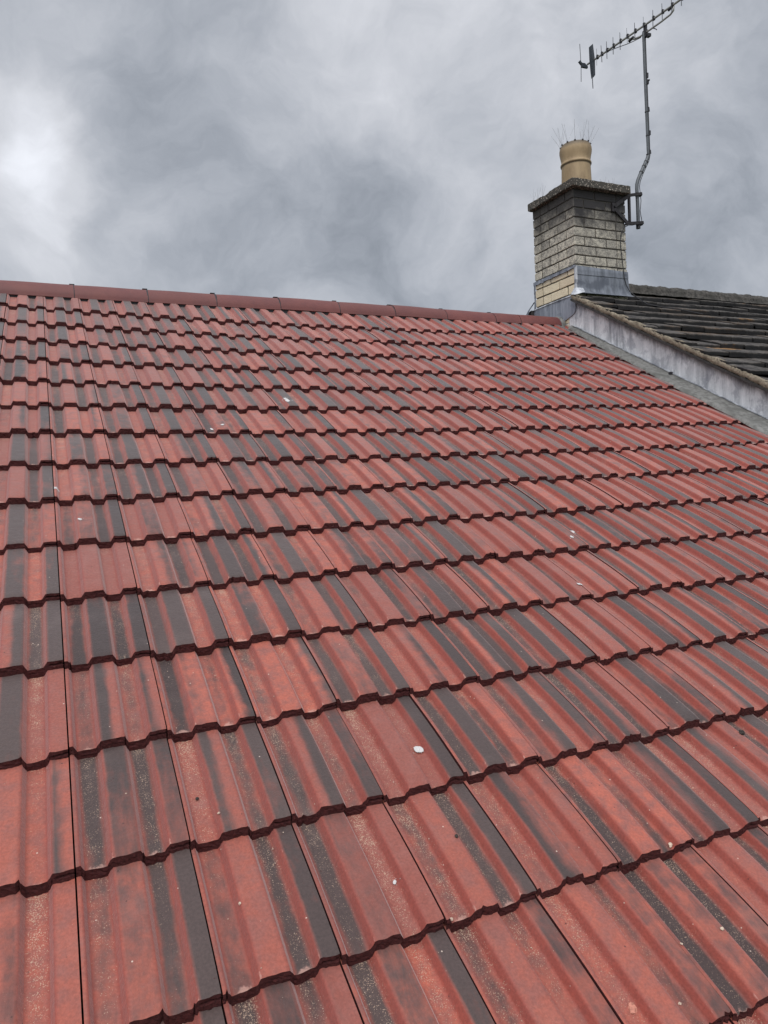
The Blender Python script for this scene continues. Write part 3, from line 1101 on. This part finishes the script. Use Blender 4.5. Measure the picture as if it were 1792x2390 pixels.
# tiles of the old roof: thick flat interlocking tiles, slightly uneven
def old_tiles():
    V, F, T = [], [], []
    base = 0
    gg = 0.19
    rng = np.random.default_rng(5)
    nu, nv = 7, 5
    y_first = 0.430
    for k in range(27):
        # nose of row k
        yn = y_first - 0.155 - k * gg
        rowlift = rng.normal(0, 0.0015)
        off = 0.0 if k % 2 == 0 else 0.12
        x = 4.368 if yn < 0.2 else 5.03
        j = 0
        while x < 9.3:
            wd_ = 0.245 if j else (0.245 if k % 2 == 0 else 0.14)
            x1 = x + wd_ - 0.003
            lift = rng.normal(0, 0.0040) + rowlift + 0.004 * math.sin(x * 2.1 + k * 0.6)
            nose = 0.044 if j > 0 else 0.030
            slip = rng.normal(0, 0.006)
            top, low = [], []
            for a in range(nu + 1):
                xx = x + (x1 - x) * a / nu
                ej = rng.normal(0, 0.0018)
                for b in range(nv + 1):
                    t = b / nv
                    yy = yn + (gg + 0.03) * (1 - t) - slip
                    if t == 1: yy += ej
                    h = (-0.040 if j > 0 else -0.029) * (1 - t) * (gg + 0.03) / gg + lift + rng.normal(0, 0.0008)
                    if t == 1: h -= 0.0015 + abs(rng.normal(0, 0.0008))
                    if x < 5.02: yy = min(yy, 0.200)
                    top.append((xx, yy - h * NS / NL, nz(yy) + 0.012 + h / NL))
                low.append((xx, yn - slip + ej * 0.5 + 0.002, nz(yn - slip) + 0.012 + (lift - nose) / NL))
            n0 = len(top)
            tv, tv2 = rng.random(), rng.random()
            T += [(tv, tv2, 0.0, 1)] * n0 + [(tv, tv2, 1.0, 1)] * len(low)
            V += top + low
            for a in range(nu):
                for b in range(nv):
                    q = base + a * (nv + 1) + b
                    F.append((q, q + 1, q + nv + 2, q + nv + 1))
                q = base + a * (nv + 1) + nv
                F.append((q, base + n0 + a, base + n0 + a + 1, q + nv + 1))
            # sides
            for a, fl in ((0, 0), (nu, 1)):
                s0 = base + a * (nv + 1)
                bb = len(V)
                ring = [V[s0 + b] for b in range(nv + 1)]
                V += [(p[0], p[1] + 0.0, p[2] - 0.022) for p in ring]
                for b in range(nv):
                    f_ = (s0 + b, bb + b, bb + b + 1, s0 + b + 1)
                    F.append(f_ if fl else tuple(reversed(f_)))
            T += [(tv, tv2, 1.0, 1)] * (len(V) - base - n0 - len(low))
            base = len(V)
            x += wd_
            j += 1
    V, F, T = np.array(V), np.array(F), np.array(T)
    return fast_mesh('old_tiles', V, F, np.zeros(len(F)), np.zeros(len(F)), {'tone': T})


old_roof = link('roof', old_tiles(), nb_h, M_OLD)
old_roof['label'] = 'dark weathered roof slope with lichen patches'
mb = MB()
mb.add([(4.43, APY, nz(APY) - 0.05), (9.3, APY, nz(APY) - 0.05), (9.3, -4.9, nz(-4.9) - 0.05), (4.43, -4.9, nz(-4.9) - 0.05)], [(0, 3, 2, 1)])
mb.build('underlay', M_UNDER, old_roof)
mb = MB()
for xa_, ya_, yb_ in ((5.03, APY, 0.86), (4.365, 0.86, 5.3)):
    q_ = [(xa_, ya_), (9.3, ya_), (9.3, yb_), (xa_, yb_)]
    mb.add([(a_, b_, nz(b_)) for a_, b_ in q_] + [(a_, b_, nz(b_) - .06) for a_, b_ in q_],
           [(0, 1, 2, 3), (7, 6, 5, 4), (0, 4, 5, 1), (1, 5, 6, 2), (2, 6, 7, 3), (3, 7, 4, 0)])
mb.build('back_slope', M_SLATE, old_roof)
# mossy ridge of the old roof, uneven mortar
x = 5.00
k = 0
while x < 9.2:
    x1 = x + 0.49
    mb = MB()
    rows = []
    wob = random.uniform(-0.004, 0.004)
    for i in range(17):
        t = i / 16
        xx = x + (x1 - x) * t
        rw = []
        for j in range(19):
            a = math.pi * j / 18
            rad = 0.080 + random.uniform(-0.0045, 0.0045) + 0.004 * math.sin(xx * 31)
            rw.append((xx, APY - rad * 1.08 * math.cos(a), nz(APY) - 0.026 + wob + rad * math.sin(a)))
        rw.insert(0, (rw[0][0], rw[0][1] - 0.022 + random.uniform(-.004, .004), rw[0][2] - 0.034))
        rows.append(rw)
    mb.grid(rows)
    mb.build('ridge_tile', M_MOSS, old_roof)
    x = x1 + 0.001
    k += 1

# verge: mortar bedding over a dark undercloak
mb = MB()
rows = []
n_ = 420
for i in range(n_ + 1):
    y = 0.225 - i * (5.1 / n_)
    ph = ((0.29 - y) / 0.19) % 1.0          # position within a tile, 1 at the nose
    zt = nz(y) + 0.002 + 0.020 * (ph - 0.5) + 0.004 * math.sin(y * 41)
    j = lambda s_=0.0032: random.uniform(-s_, s_)
    rows.append([(4.372 + j(), y, nz(y) - 0.050 + j()), (4.366 + j(), y, nz(y) - 0.040 + j()), (4.363 + j(), y, nz(y) - 0.026 + j()),
                 (4.366 + j(), y, nz(y) - 0.010 + j()), (4.374 + j(), y, zt + j()), (4.395, y, zt - 0.004)])
mb.grid([list(reversed(r_)) for r_ in rows])
mb.build('verge_mortar', M_VERGE, old_roof)
mb = MB()
y = 0.225
while y > -4.8:
    y2 = y - random.uniform(0.28, 0.33)
    d = random.uniform(-0.003, 0.002)
    z0_, z1_ = nz(y) - 0.052 + d, nz(y2 + 0.002) - 0.052 + d + random.uniform(-.002, .002)
    for xo, xi in ((4.359, 4.47),):
        ya, yb = y, y2 + 0.003
        mb.add([(xo, ya, z0_), (xi, ya, z0_), (xi, yb, z1_), (xo, yb, z1_), (xo, ya, z0_ - .020), (xi, ya, z0_ - .020), (xi, yb, z1_ - .020), (xo, yb, z1_ - .020)],
               [(3, 2, 1, 0), (4, 5, 6, 7), (0, 1, 5, 4), (1, 2, 6, 5), (2, 3, 7, 6), (3, 0, 4, 7)])
    y = y2
mb.build('undercloak', M_SLATE, old_roof)
# thin lead edge dressed along the foot of the upstand
mb = MB()
pts = []
for i in range(140):
    y = 0.27 - i * 0.037
    pts.append((4.404 + random.uniform(-0.0025, 0.0025), y - 0.02 * ST, y * ST / CT + 0.021 + random.uniform(-0.0015, 0.0015)))
mb.tube(pts, 0.0042, 6)
mb.build('lead_edge', M_LEAD_P, nb_h)
# a dark clip standing at the fillet
mb = MB()
mb.box((4.375, -0.905, -0.463), (4.405, -0.885, -0.440), 0.002)
mb.build('clip', M_BLACK, nb_h)

# ------------------------------------------------------------------ chimney
X0, X1, Y0, Y1 = 4.42, 5.022, 0.215, 0.822
ZT = 1.378
CH = 0.0848
ch = empty('chimney', (4.72, 0.52, 0.0), 'square buff brick chimney stack with sooty top courses, concrete cap and one clay pot', 'chimney')
VB, FB, TB = [], [], []


def brick(a, b, clean=0.0):
    """one brick with rounded arrises and an uneven face"""
    (x0, y0, z0), (x1, y1, z1) = a, b
    e = 0.0040
    rnd, rnd2 = random.random(), random.random()
    jx, jy = random.uniform(-0.0015, 0.0015), random.uniform(-0.0015, 0.0015)
    bm = bmesh.new()
    bmesh.ops.create_cube(bm, size=1.0)
    for v in bm.verts:
        v.co = Vector(((x0 + x1) / 2 + jx + v.co.x * (x1 - x0), (y0 + y1) / 2 + jy + v.co.y * (y1 - y0), (z0 + z1) / 2 + v.co.z * (z1 - z0)))
    bmesh.ops.subdivide_edges(bm, edges=[e_ for e_ in bm.edges if e_.calc_length() > 0.15], cuts=3, use_grid_fill=True)
    for v in bm.verts:
        v.co += Vector([random.uniform(-0.0013, 0.0013) for _ in range(3)])
    ed = [e_ for e_ in bm.edges if len(e_.link_faces) == 2 and e_.calc_face_angle() > 1.0]
    bmesh.ops.bevel(bm, geom=ed, offset=e, segments=2, affect='EDGES', profile=0.5)
    off = len(VB)
    bm.verts.index_update()
    for v in bm.verts:
        VB.append(tuple(v.co))
        TB.append((rnd, clean, rnd2, 1))
    for f in bm.faces:
        FB.append(tuple(off + v.index for v in f.verts))
    bm.free()


D_ = 0.112
J = 0.011
L_ = 0.238
ncourse = 16
for kc in range(ncourse):
    zt = ZT - kc * CH
    zb = zt - CH + J
    if zb < 0.02: break
    cln = 1.0 if zt < 0.70 else 0.0
    A = kc % 2 == 0
    # front and back faces run through on course A, sides run through on course B
    def run(lo, hi, first=None):
        out, p = [], lo
        if first:
            out.append((p, p + first)); p += first + J
        while p < hi - 0.03:
            q = min(p + L_, hi)
            if hi - q < 0.05: q = hi
            out.append((p, q)); p = q + J
        return out
    if A:
        for a, b in run(X0, X1): brick((a, Y0, zb), (b, Y0 + D_, zt)); 
        for a, b in run(X0, X1): brick((a, Y1 - D_, zb), (b, Y1, zt))
        for a, b in run(Y0 + D_ + J, Y1 - D_ - J):
            brick((X0, a, zb), (X0 + D_, b, zt), cln); brick((X1 - D_, a, zb), (X1, b, zt))
    else:
        for a, b in run(Y0, Y1):
            brick((X0, a, zb), (X0 + D_, b, zt), cln); brick((X1 - D_, a, zb), (X1, b, zt))
        for a, b in run(X0 + D_ + J, X1 - D_ - J):
            brick((a, Y0, zb), (b, Y0 + D_, zt)); brick((a, Y1 - D_, zb), (b, Y1, zt))
me = bpy.data.meshes.new('brickwork')
me.from_pydata(VB, [], FB)
at = me.attributes.new('tone', 'FLOAT_COLOR', 'POINT')
at.data.foreach_set('color', np.array(TB, np.float32).ravel())
# bricks whose outer face sits on the left side below the old flashing are clean and cream
tb = np.array(TB, np.float32)
vb = np.array(VB)
mask = (vb[:, 2] < 0.692) & (vb[:, 0] < X0 + 0.02)
tb[:, 1] = mask.astype(np.float32)
at.data.foreach_set('color', tb.ravel())
link('brickwork', me, ch, M_BRICK)
mb = MB()
mb.box((X0 + 0.0075, Y0 + 0.0075, 0.0), (X1 - 0.0075, Y1 - 0.0075, ZT - 0.004))
mb.build('mortar_joints', M_JOINT, ch)

# concrete cap
bm = bmesh.new()
bmesh.ops.create_cube(bm, size=1.0)
sx0, sx1, sy0, sy1, sz0, sz1 = 4.370, 5.040, 0.152, 0.835, 1.381, 1.450
for v in bm.verts:
    v.co = Vector(((sx0 + sx1) / 2 + v.co.x * (sx1 - sx0), (sy0 + sy1) / 2 + v.co.y * (sy1 - sy0), (sz0 + sz1) / 2 + v.co.z * (sz1 - sz0)))
bmesh.ops.bevel(bm, geom=bm.edges[:], offset=0.008, segments=2, affect='EDGES', profile=0.6)
bmesh.ops.subdivide_edges(bm, edges=[e_ for e_ in bm.edges if e_.calc_length() > 0.3], cuts=26, use_grid_fill=True)
for v in bm.verts:
    v.co += Vector([random.uniform(-0.0022, 0.0022) for _ in range(3)])
    if v.co.z > 1.43 and v.co.x < 4.39 and 0.50 < v.co.y < 0.62:
        v.co.z -= 0.010
me = bpy.data.meshes.new('cap')
bm.to_mesh(me); bm.free()
link('cap', me, ch, M_SLAB)

# clay pot
PX, PY = 4.712, 0.512
prof_ = [(0.146, 1.440), (0.1425, 1.50), (0.138, 1.62), (0.1345, 1.735), (0.1345, 1.742), (0.1385, 1.746), (0.1435, 1.752), (0.1445, 1.760), (0.1425, 1.768),
         (0.1365, 1.773), (0.1345, 1.780), (0.1360, 1.80), (0.141, 1.83), (0.1475, 1.862), (0.1500, 1.885), (0.1490, 1.905), (0.1450, 1.925),
         (0.1385, 1.942), (0.130, 1.950), (0.118, 1.948), (0.112, 1.935), (0.110, 1.85), (0.108, 1.70)]
prof_ = [(r_, 1.45 + (z_ - 1.45) * 0.945) for r_, z_ in prof_]
mb = MB()
mb.lathe(prof_, PX, PY, 64)
pot = mb.build('chimney_pot', M_POT, ch)
mb = MB()
rows = [[(PX + r_ * math.cos(2 * math.pi * k_ / 40) * random.uniform(.97, 1.03), PY + r_ * math.sin(2 * math.pi * k_ / 40) * random.uniform(.97, 1.03), z_) for k_ in range(41)] for r_, z_ in ((0.20, 1.4505), (0.172, 1.468), (0.147, 1.480))]
for rw in rows: rw[-1] = rw[0]
mb.grid(rows)
mb.build('flaunching', M_SLAB, ch)

# leadwork
def sheet_x(name, poly, x, th, mat, parent=ch):
    mb = MB()
    mb.prism(poly, 0, x, x + th)
    return mb.build(name, mat, parent)


sheet_x('lead_apron', [(0.842, 0.12), (0.842, 0.424), (0.60, 0.428), (0.35, 0.428), (0.240, 0.424), (0.217, 0.400), (0.2155, 0.310), (0.222, 0.286), (0.240, 0.268), (0.262, 0.258), (0.40, 0.222), (0.45, 0.12)], 4.407, 0.004, M_LEAD_A)
# bent top edge of that apron, tucked in the joint
mb = MB()
rows = [[(4.407, y, z + 0.0), (4.401, y, z + 0.004), (4.4135, y, z + 0.017), (4.430, y, z + 0.021)] for y, z in ((0.846, 0.424), (0.60, 0.428), (0.40, 0.428), (0.30, 0.427), (0.236, 0.425))]
mb.grid(rows, smooth=False)
mb.build('lead_lip', M_LEAD_P, ch)
# ragged strip of old flashing across the left face
mb = MB()
rows = []
for i in range(25):
    y = 0.840 - i * (0.640 / 24)
    t = i / 24
    dep = 0.036 - 0.012 * t + random.uniform(-0.004, 0.004) + (0.006 if i in (19, 20) else 0)
    rows.append([(4.424, y, 0.700), (4.409 + random.uniform(-.002, .002), y, 0.698), (4.4105 + random.uniform(-.002, .001), y, 0.698 - dep * 0.5), (4.412 + random.uniform(-.004, .001), y, 0.698 - dep)])
mb.grid(rows, smooth=False)
mb.build('old_flashing', M_LEAD_A, ch)
# left back edge strip of lead
mb = MB()
rows = []
for i in range(13):
    z = 0.672 - i * 0.0195
    rows.append([(4.416, 0.818, z), (4.413, 0.826 + random.uniform(-.002, .002), z), (4.410 + random.uniform(-.003, .003), 0.834 + random.uniform(-.004, .004), z), (4.43, 0.836, z)])
mb.grid(rows, smooth=False)
mb.build('corner_flashing', M_LEAD, ch)
# two bands on the front face
mb = MB()
rows = []
for i in range(25):
    t = i / 24
    x = 4.424 + t * (5.026 - 4.424)
    rows.append([(x, 0.2185, 0.694 - 0.018 * t), (x, 0.2075, 0.692 - 0.018 * t), (x, 0.2065 + 0.0015 * math.sin(i), 0.650), (x, 0.2035, 0.612)])
mb.grid([list(reversed(r_)) for r_ in rows])
mb.build('upper_flashing', M_LEAD, ch)
mb = MB()
rows = []
for i in range(25):
    t = i / 24
    wob = 0.002 * math.sin(i * 1.3)
    rows.append([(4.424 + t * 0.602, 0.2095, 0.618), (4.424 + t * 0.604, 0.2065, 0.600), (4.424 + t * 0.607, 0.2045 + wob, 0.54), (4.423 + t * 0.612, 0.196 + wob, 0.490),
                 (4.423 + t * 0.616, 0.190 + wob, 0.462), (4.423 + t * 0.622, 0.178, 0.4475 + 0.002 * math.sin(i * 2.1)), (4.43 + t * 0.62, 0.155, 0.434)])
mb.grid([list(reversed(r_)) for r_ in rows])
mb.build('lower_flashing', M_LEAD, ch)
# vertical lead edge on the corner
mb = MB()
rows = [[(4.414 - random.uniform(0, .003), 0.228, z), (4.412, 0.2085, z), (4.43, 0.2035, z)] for z in [0.69 - 0.02 * i for i in range(12)]]
mb.grid([list(reversed(r_)) for r_ in rows], smooth=False)
mb.build('corner_lead', M_LEAD_P, ch)
# bright folded flap over the top of the verge
mb = MB()
mb.grid([[(4.408, 0.232, 0.492), (4.412, 0.205, 0.494), (4.475, 0.190, 0.487)],
         [(4.385, 0.222, 0.462), (4.388, 0.178, 0.460), (4.466, 0.165, 0.468)],
         [(4.358, 0.216, 0.434), (4.361, 0.158, 0.420), (4.452, 0.135, 0.444)],
         [(4.356, 0.216, 0.428), (4.359, 0.156, 0.412), (4.452, 0.132, 0.438)]], smooth=False)
mb.build('lead_flap', M_LEAD_P, ch)
# rear gutter lead that shows beyond the left back edge
mb = MB()
rows = []
for i in range(8):
    t = i / 7
    y = 0.83 + 0.10 * t
    rows.append([(4.425, y, 0.52 - 0.06 * t), (4.398, y, 0.505 - 0.06 * t), (4.365 + random.uniform(-.004, .004), y, 0.455 - 0.06 * t), (4.335, y, 0.40 - 0.06 * t), (4.318, y, 0.32 - 0.06 * t)])
mb.grid(rows, smooth=False)
mb.build('rear_flashing', M_LEAD, ch)
mb = MB()
mb.prism([(0.845, 0.20), (0.845, 0.43), (0.88, 0.42), (0.95, 0.36), (0.95, 0.20)], 0, 4.375, 4.415)
mb.build('rear_slate', M_SLATE, ch)


# ------------------------------------------------------------------ bird spikes
def spikes(name, bases, tips_fn, label, seed, lmin, lmax, rad=0.0009):
    rnd = random.Random(seed)
    o = empty(name, bases[0], label, 'bird spikes', 'wire bird spikes on the chimney')
    mb = MB()
    for b in bases:
        b = Vector(b)
        feet = MB()
        feet.box(tuple(b + Vector((-0.006, -0.006, -0.004))), tuple(b + Vector((0.006, 0.006, 0.006))), 0.001)
        feet.build('base_clip', M_BLACK, o)
        for d in tips_fn(b, rnd):
            mb.tube([b, b + Vector(d).normalized() * rnd.uniform(lmin, lmax)], rad, 5)
    mb.build('wires', M_WIRE, o)
    return o


def around(b, rnd):
    rad = Vector((b.x - PX, b.y - PY, 0)).normalized()
    out = [rad * 0.62 + Vector((0, 0, 1)), rad * 0.12 + Vector((rnd.uniform(-.1, .1), rnd.uniform(-.1, .1), 1)),
           rad * -0.15 + Vector((rnd.uniform(-.35, .35), rnd.uniform(-.3, .3), 1))]
    return out


bs_ = [(PX + 0.138 * math.cos(a), PY + 0.138 * math.sin(a), 1.920) for a in [2 * math.pi * k_ / 12 + 0.35 for k_ in range(12)]]
spikes('bird_spikes', bs_, around, 'ring of thin wire spikes around the rim of the clay chimney pot', 2, 0.12, 0.185)


def fan(b, rnd):
    return [(rnd.uniform(-.10, .05), -0.02, 1), (0.55, 0.1, 1), (-0.5, 0.05, 1), (0.0, rnd.uniform(-.2, .2), 1)]


spikes('bird_spikes', [(4.395, 0.70, 1.449), (4.395, 0.77, 1.449), (4.395, 0.62, 1.449)], lambda b, r_: [(0.02, 0.5, 1), (0.0, -0.55, 1), (0, 0.04, 1), (0, -0.1, 1)],
       'faint wire spikes on the left rear edge of the concrete chimney cap', 3, 0.09, 0.13, 0.0007)
spikes('bird_spikes', [(4.965, 0.30, 1.449), (4.90, 0.33, 1.449), (4.985, 0.40, 1.449)], fan,
       'faint wire spikes on the right of the concrete chimney cap behind the pot', 4, 0.10, 0.15, 0.0008)

# ------------------------------------------------------------------ television aerial
ae = empty('television_aerial', (5.18, 0.218, 1.12), 'long rooftop television aerial on a cranked grey mast bracketed to the chimney side', 'aerial')
MY = 0.218
mb = MB()
path = [(5.180, 1.118), (5.181, 1.20), (5.180, 1.35), (5.176, 1.46), (5.179, 1.505), (5.192, 1.545), (5.215, 1.59), (5.318, 1.765), (5.330, 1.792)]
mb.tube([(x_, MY, z_) for x_, z_ in path], 0.0165, 14)
mb.build('cranked_arm', M_STEEL, ae)
mb = MB()
mb.tube([(5.334, MY, 1.775), (5.330, MY, 1.86), (5.3255, MY, 2.2), (5.321, MY, 2.5), (5.318, MY, 2.93)], 0.0130, 14)
mast = mb.build('mast', M_STEEL, ae)
# coax taped up the mast
mb = MB()
mb.tube([(5.346, MY - .004, 1.80), (5.345, MY - .004, 1.95), (5.340, MY - .004, 2.3), (5.3365, MY - .004, 2.6), (5.334, MY - .004, 2.90), (5.330, MY, 2.955)], 0.0062, 7)
mb.tube([(5.332, MY + .006, 2.50), (5.336, MY + .002, 2.7), (5.335, MY, 2.93)], 0.0080, 7)
cbp = [(5.343, 1.80), (5.325, 1.74), (5.25, 1.615), (5.212, 1.54), (5.199, 1.49), (5.207, 1.42), (5.213, 1.36), (5.205, 1.30), (5.199, 1.265), (5.205, 1.22), (5.214, 1.185), (5.214, 1.15)]
mb.tube([(x_ + 0.006, MY - 0.005, z_) for x_, z_ in cbp], 0.0036, 6)
# from the bracket down the front face and off over the old tiles
z_ = lambda y: nz(y) + 0.020
mb.tube([(5.20, MY, 1.145), (5.10, 0.21, 1.118), (5.035, 0.190, 1.105), (4.985, 0.194, 1.08), (4.945, 0.194, 1.02), (4.937, 0.195, 0.94), (4.940, 0.195, 0.86), (4.948, 0.194, 0.78),
         (4.957, 0.193, 0.70), (4.968, 0.196, 0.62), (4.985, 0.192, 0.55), (5.012, 0.178, 0.488), (5.045, 0.12, z_(0.12) + 0.01), (5.03, 0.03, z_(0.03)), (5.00, -0.05, z_(-0.05)),
         (5.12, -0.12, z_(-0.12)), (5.30, -0.16, z_(-0.16)), (5.45, -0.26, z_(-0.26))], 0.0042, 6)
mb.build('cable', M_CABLE, ae)
# clips and collars
for x_, zz_, s_ in ((5.345, 1.83, 1.0), (5.347, 2.005, 1.15), (5.343, 2.225, 1.1), (5.345, 2.475, 0.9)):
    mb = MB()
    mb.box((x_ - 0.013, MY - 0.014, zz_ - 0.018 * s_), (x_ + 0.011, MY + 0.012, zz_ + 0.018 * s_), 0.002)
    mb.tube([(x_ - 0.020, MY, zz_ - 0.022), (x_ - 0.020, MY, zz_ - 0.030)], 0.0148, 10)
    mb.build('clip', M_BLACK, ae)
mb = MB()
mb.tube([(5.338, MY, 2.496), (5.360, MY - .02, 2.492)], 0.008, 8)
mb.box((5.328, MY - .016, 2.515), (5.348, MY + .012, 2.56), 0.002)
mb.build('cable_clamp', M_BLACK, ae)
for q in ((5.300, 1.732), (5.272, 1.686), (5.236, 1.626)):
    a = Vector((q[0], MY, q[1])); t = Vector((0.103, 0, 0.175)).normalized()
    mb = MB()
    mb.tube([a - t * 0.004, a + t * 0.004], 0.0195, 12)
    mb.build('collar', M_BLACK, ae)
# wall bracket: V shaped bars on the brick face, two arms and an upright
BX = Vector((4.868, 0.200, 1.255))
mb = MB()
mb.bar((5.045, 0.200, 1.372), BX, 0.012, 0.034)
mb.bar(BX, (5.038, 0.200, 1.122), 0.012, 0.030)
mb.box((BX.x - 0.016, 0.196, 1.215), (BX.x + 0.014, 0.212, 1.295), 0.001)
mb.bar((5.025, 0.200, 1.377), (5.215, MY - 0.022, 1.417), 0.014, 0.026)
mb.bar((5.010, 0.200, 1.118), (5.222, MY - 0.022, 1.148), 0.014, 0.028)
mb.box((5.052, 0.196, 1.120), (5.074, 0.214, 1.395), 0.001)
mb.build('wall_bracket', M_IRON, ae)
for zz_ in (1.412, 1.140):
    mb = MB()
    mb.tube([(5.1795, MY, zz_ - 0.014), (5.1795, MY, zz_ + 0.014)], 0.0205, 12)
    mb.box((5.198, MY - 0.02, zz_ - 0.014), (5.220, MY + 0.02, zz_ + 0.014), 0.001)
    mb.build('clamp', M_IRON, ae)
mb = MB()
mb.tube([(5.1795, MY, 1.095), (5.1795, MY, 1.126)], 0.0200, 12)
mb.build('end_cap', M_BLACK, ae)

# boom, level, running away from the camera over the ridge line
def bx_(y):
    return 5.333 - 0.098 * (y - 0.2) - (0.028 if y > 0.2 else -0.03) * (y - 0.2) * 0.6


BZ = 3.0
mb = MB()
mb.tube([(bx_(y), y, BZ) for y in (0.93, 0.7, 0.45, 0.2, -0.05, -0.25, -0.42)], 0.0098, 10)
boom = mb.build('boom', M_ALU, ae)
for y, ln, dbl in ((0.790, 0.166, 0), (0.728, 0.164, 1), (0.660, 0.169, 1), (0.579, 0.166, 1), (0.493, 0.166, 1), (0.408, 0.153, 0), (0.316, 0.153, 1),
                   (0.215, 0.150, 0), (0.105, 0.150, 1), (0.000, 0.145, 1), (-0.105, 0.142, 1), (-0.21, 0.14, 1), (-0.32, 0.138, 1)):
    mb = MB()
    x = bx_(y) - 0.014
    tl = random.uniform(-0.003, 0.003)
    for q in ((-0.003, 0.004) if dbl else (0,)):
        mb.tube([(x + q - tl, y, BZ - ln / 2), (x + q * 0.3 + tl, y, BZ + ln / 2)], 0.0019, 6)
    d_ = mb.build('director', M_ROD, ae)
    mb = MB()
    mb.box((x + 0.000, y - 0.009, BZ - 0.016), (x + 0.020, y + 0.009, BZ + 0.020), 0.0015)
    mb.build('director_clip', M_BLACK, d_)
# reflector rod, dark moulded plate and dipole at the far end
xr = 5.168
mb = MB()
mb.tube([(xr - 0.006, 0.93, BZ - 0.188), (xr, 0.93, BZ - 0.02), (xr - 0.008, 0.93, BZ + 0.188)], 0.0032, 7)
mb.build('reflector_rod', M_ROD, ae)
mb = MB()
py_ = 0.84
xp = bx_(py_) - 0.012
z0_ = BZ - 0.02
pl = [(xp - 0.027, z0_ + 0.150), (xp - 0.004, z0_ + 0.172), (xp + 0.016, z0_ + 0.02), (xp + 0.013, z0_ - 0.135), (xp - 0.008, z0_ - 0.160), (xp - 0.016, z0_ - 0.10), (xp - 0.026, z0_ + 0.03)]
mb.prism(pl, 1, py_ - 0.010, py_ + 0.026)
mb.build('dipole_housing', M_PLATE, ae)
mb = MB()
mb.tube([(xp - 0.009, py_ + 0.01, z0_ - 0.14), (xp - 0.005, py_ + 0.01, z0_ - 0.262)], 0.0042, 7)
mb.build('dipole_tip', M_ROD, ae)
mb = MB()
mb.bar((xr - 0.020, 0.935, BZ + 0.016), (xr + 0.015, 0.93, BZ - 0.020), 0.02, 0.020)
mb.prism([(xr - 0.002, BZ - 0.004), (xr + 0.040, BZ - 0.002), (xr + 0.075, BZ - 0.026), (xr + 0.076, BZ - 0.044), (xr + 0.002, BZ - 0.046)], 1, 0.915, 0.935)
mb.build('rear_bracket', M_PLATE, ae)
# curved cradle arm under the boom
cy_ = [(-0.055, BZ - 0.004), (-0.090, BZ - 0.006), (-0.112, BZ - 0.022), (-0.110, BZ - 0.048), (-0.075, BZ - 0.066), (0.02, BZ - 0.072), (0.15, BZ - 0.073), (0.27, BZ - 0.073), (0.335, BZ - 0.062), (0.378, BZ - 0.040), (0.410, BZ - 0.014)]
mb = MB()
mb.tube([(bx_(y) + 0.002, y, z) for y, z in cy_], 0.0085, 9)
mb.build('cradle_arm', M_ALU, ae)
for y, z, r_ in ((-0.085, BZ - 0.012, 0.0125), (0.372, BZ - 0.044, 0.013)):
    mb = MB()
    mb.tube([(bx_(y), y + 0.03, z - 0.004), (bx_(y), y, z), (bx_(y), y - 0.03, z + 0.002)], r_, 8)
    mb.build('cradle_clamp', M_BLACK, ae)
mb = MB()
mb.box((bx_(.2) - .016, 0.19, BZ - 0.115), (bx_(.2) + .016, 0.235, BZ - 0.05), 0.002)
mb.box((bx_(.2) - .006, 0.195, BZ - 0.055), (bx_(.2) + .010, 0.225, BZ - 0.004), 0.002)
mb.box((bx_(.2) - .004, 0.165, BZ - 0.125), (bx_(.2) + .024, 0.20, BZ - 0.095), 0.003)
mb.build('mast_clamp', M_BLACK, ae)
mb = MB()
mb.tube([(bx_(.1) + .0, 0.12, BZ - 0.078), (bx_(.1) + .012, 0.10, BZ - 0.094), (bx_(.1) + .026, 0.10, BZ - 0.100)], 0.004, 6)
mb.build('wing_nut', M_BLACK, ae)
mb = MB()
mb.tube([(bx_(.66), 0.66, BZ - 0.010), (bx_(.58) + .003, 0.58, BZ - 0.024), (bx_(.5) + .004, 0.50, BZ - 0.042), (bx_(.42) + .004, 0.42, BZ - 0.062), (bx_(.34), 0.34, BZ - 0.078), (bx_(.26), 0.26, BZ - 0.088)], 0.0034, 6)
mb.build('feed_cable', M_CABLE, ae)

# ------------------------------------------------------------------ ground far below
mb = MB()
mb.add([(-400, -400, -7.02), (400, -400, -7.02), (400, 400, -7.02), (-400, 400, -7.02)], [(0, 1, 2, 3)])
tag(mb.build('ground', M_GRASS), 'grass ground', kind='structure')
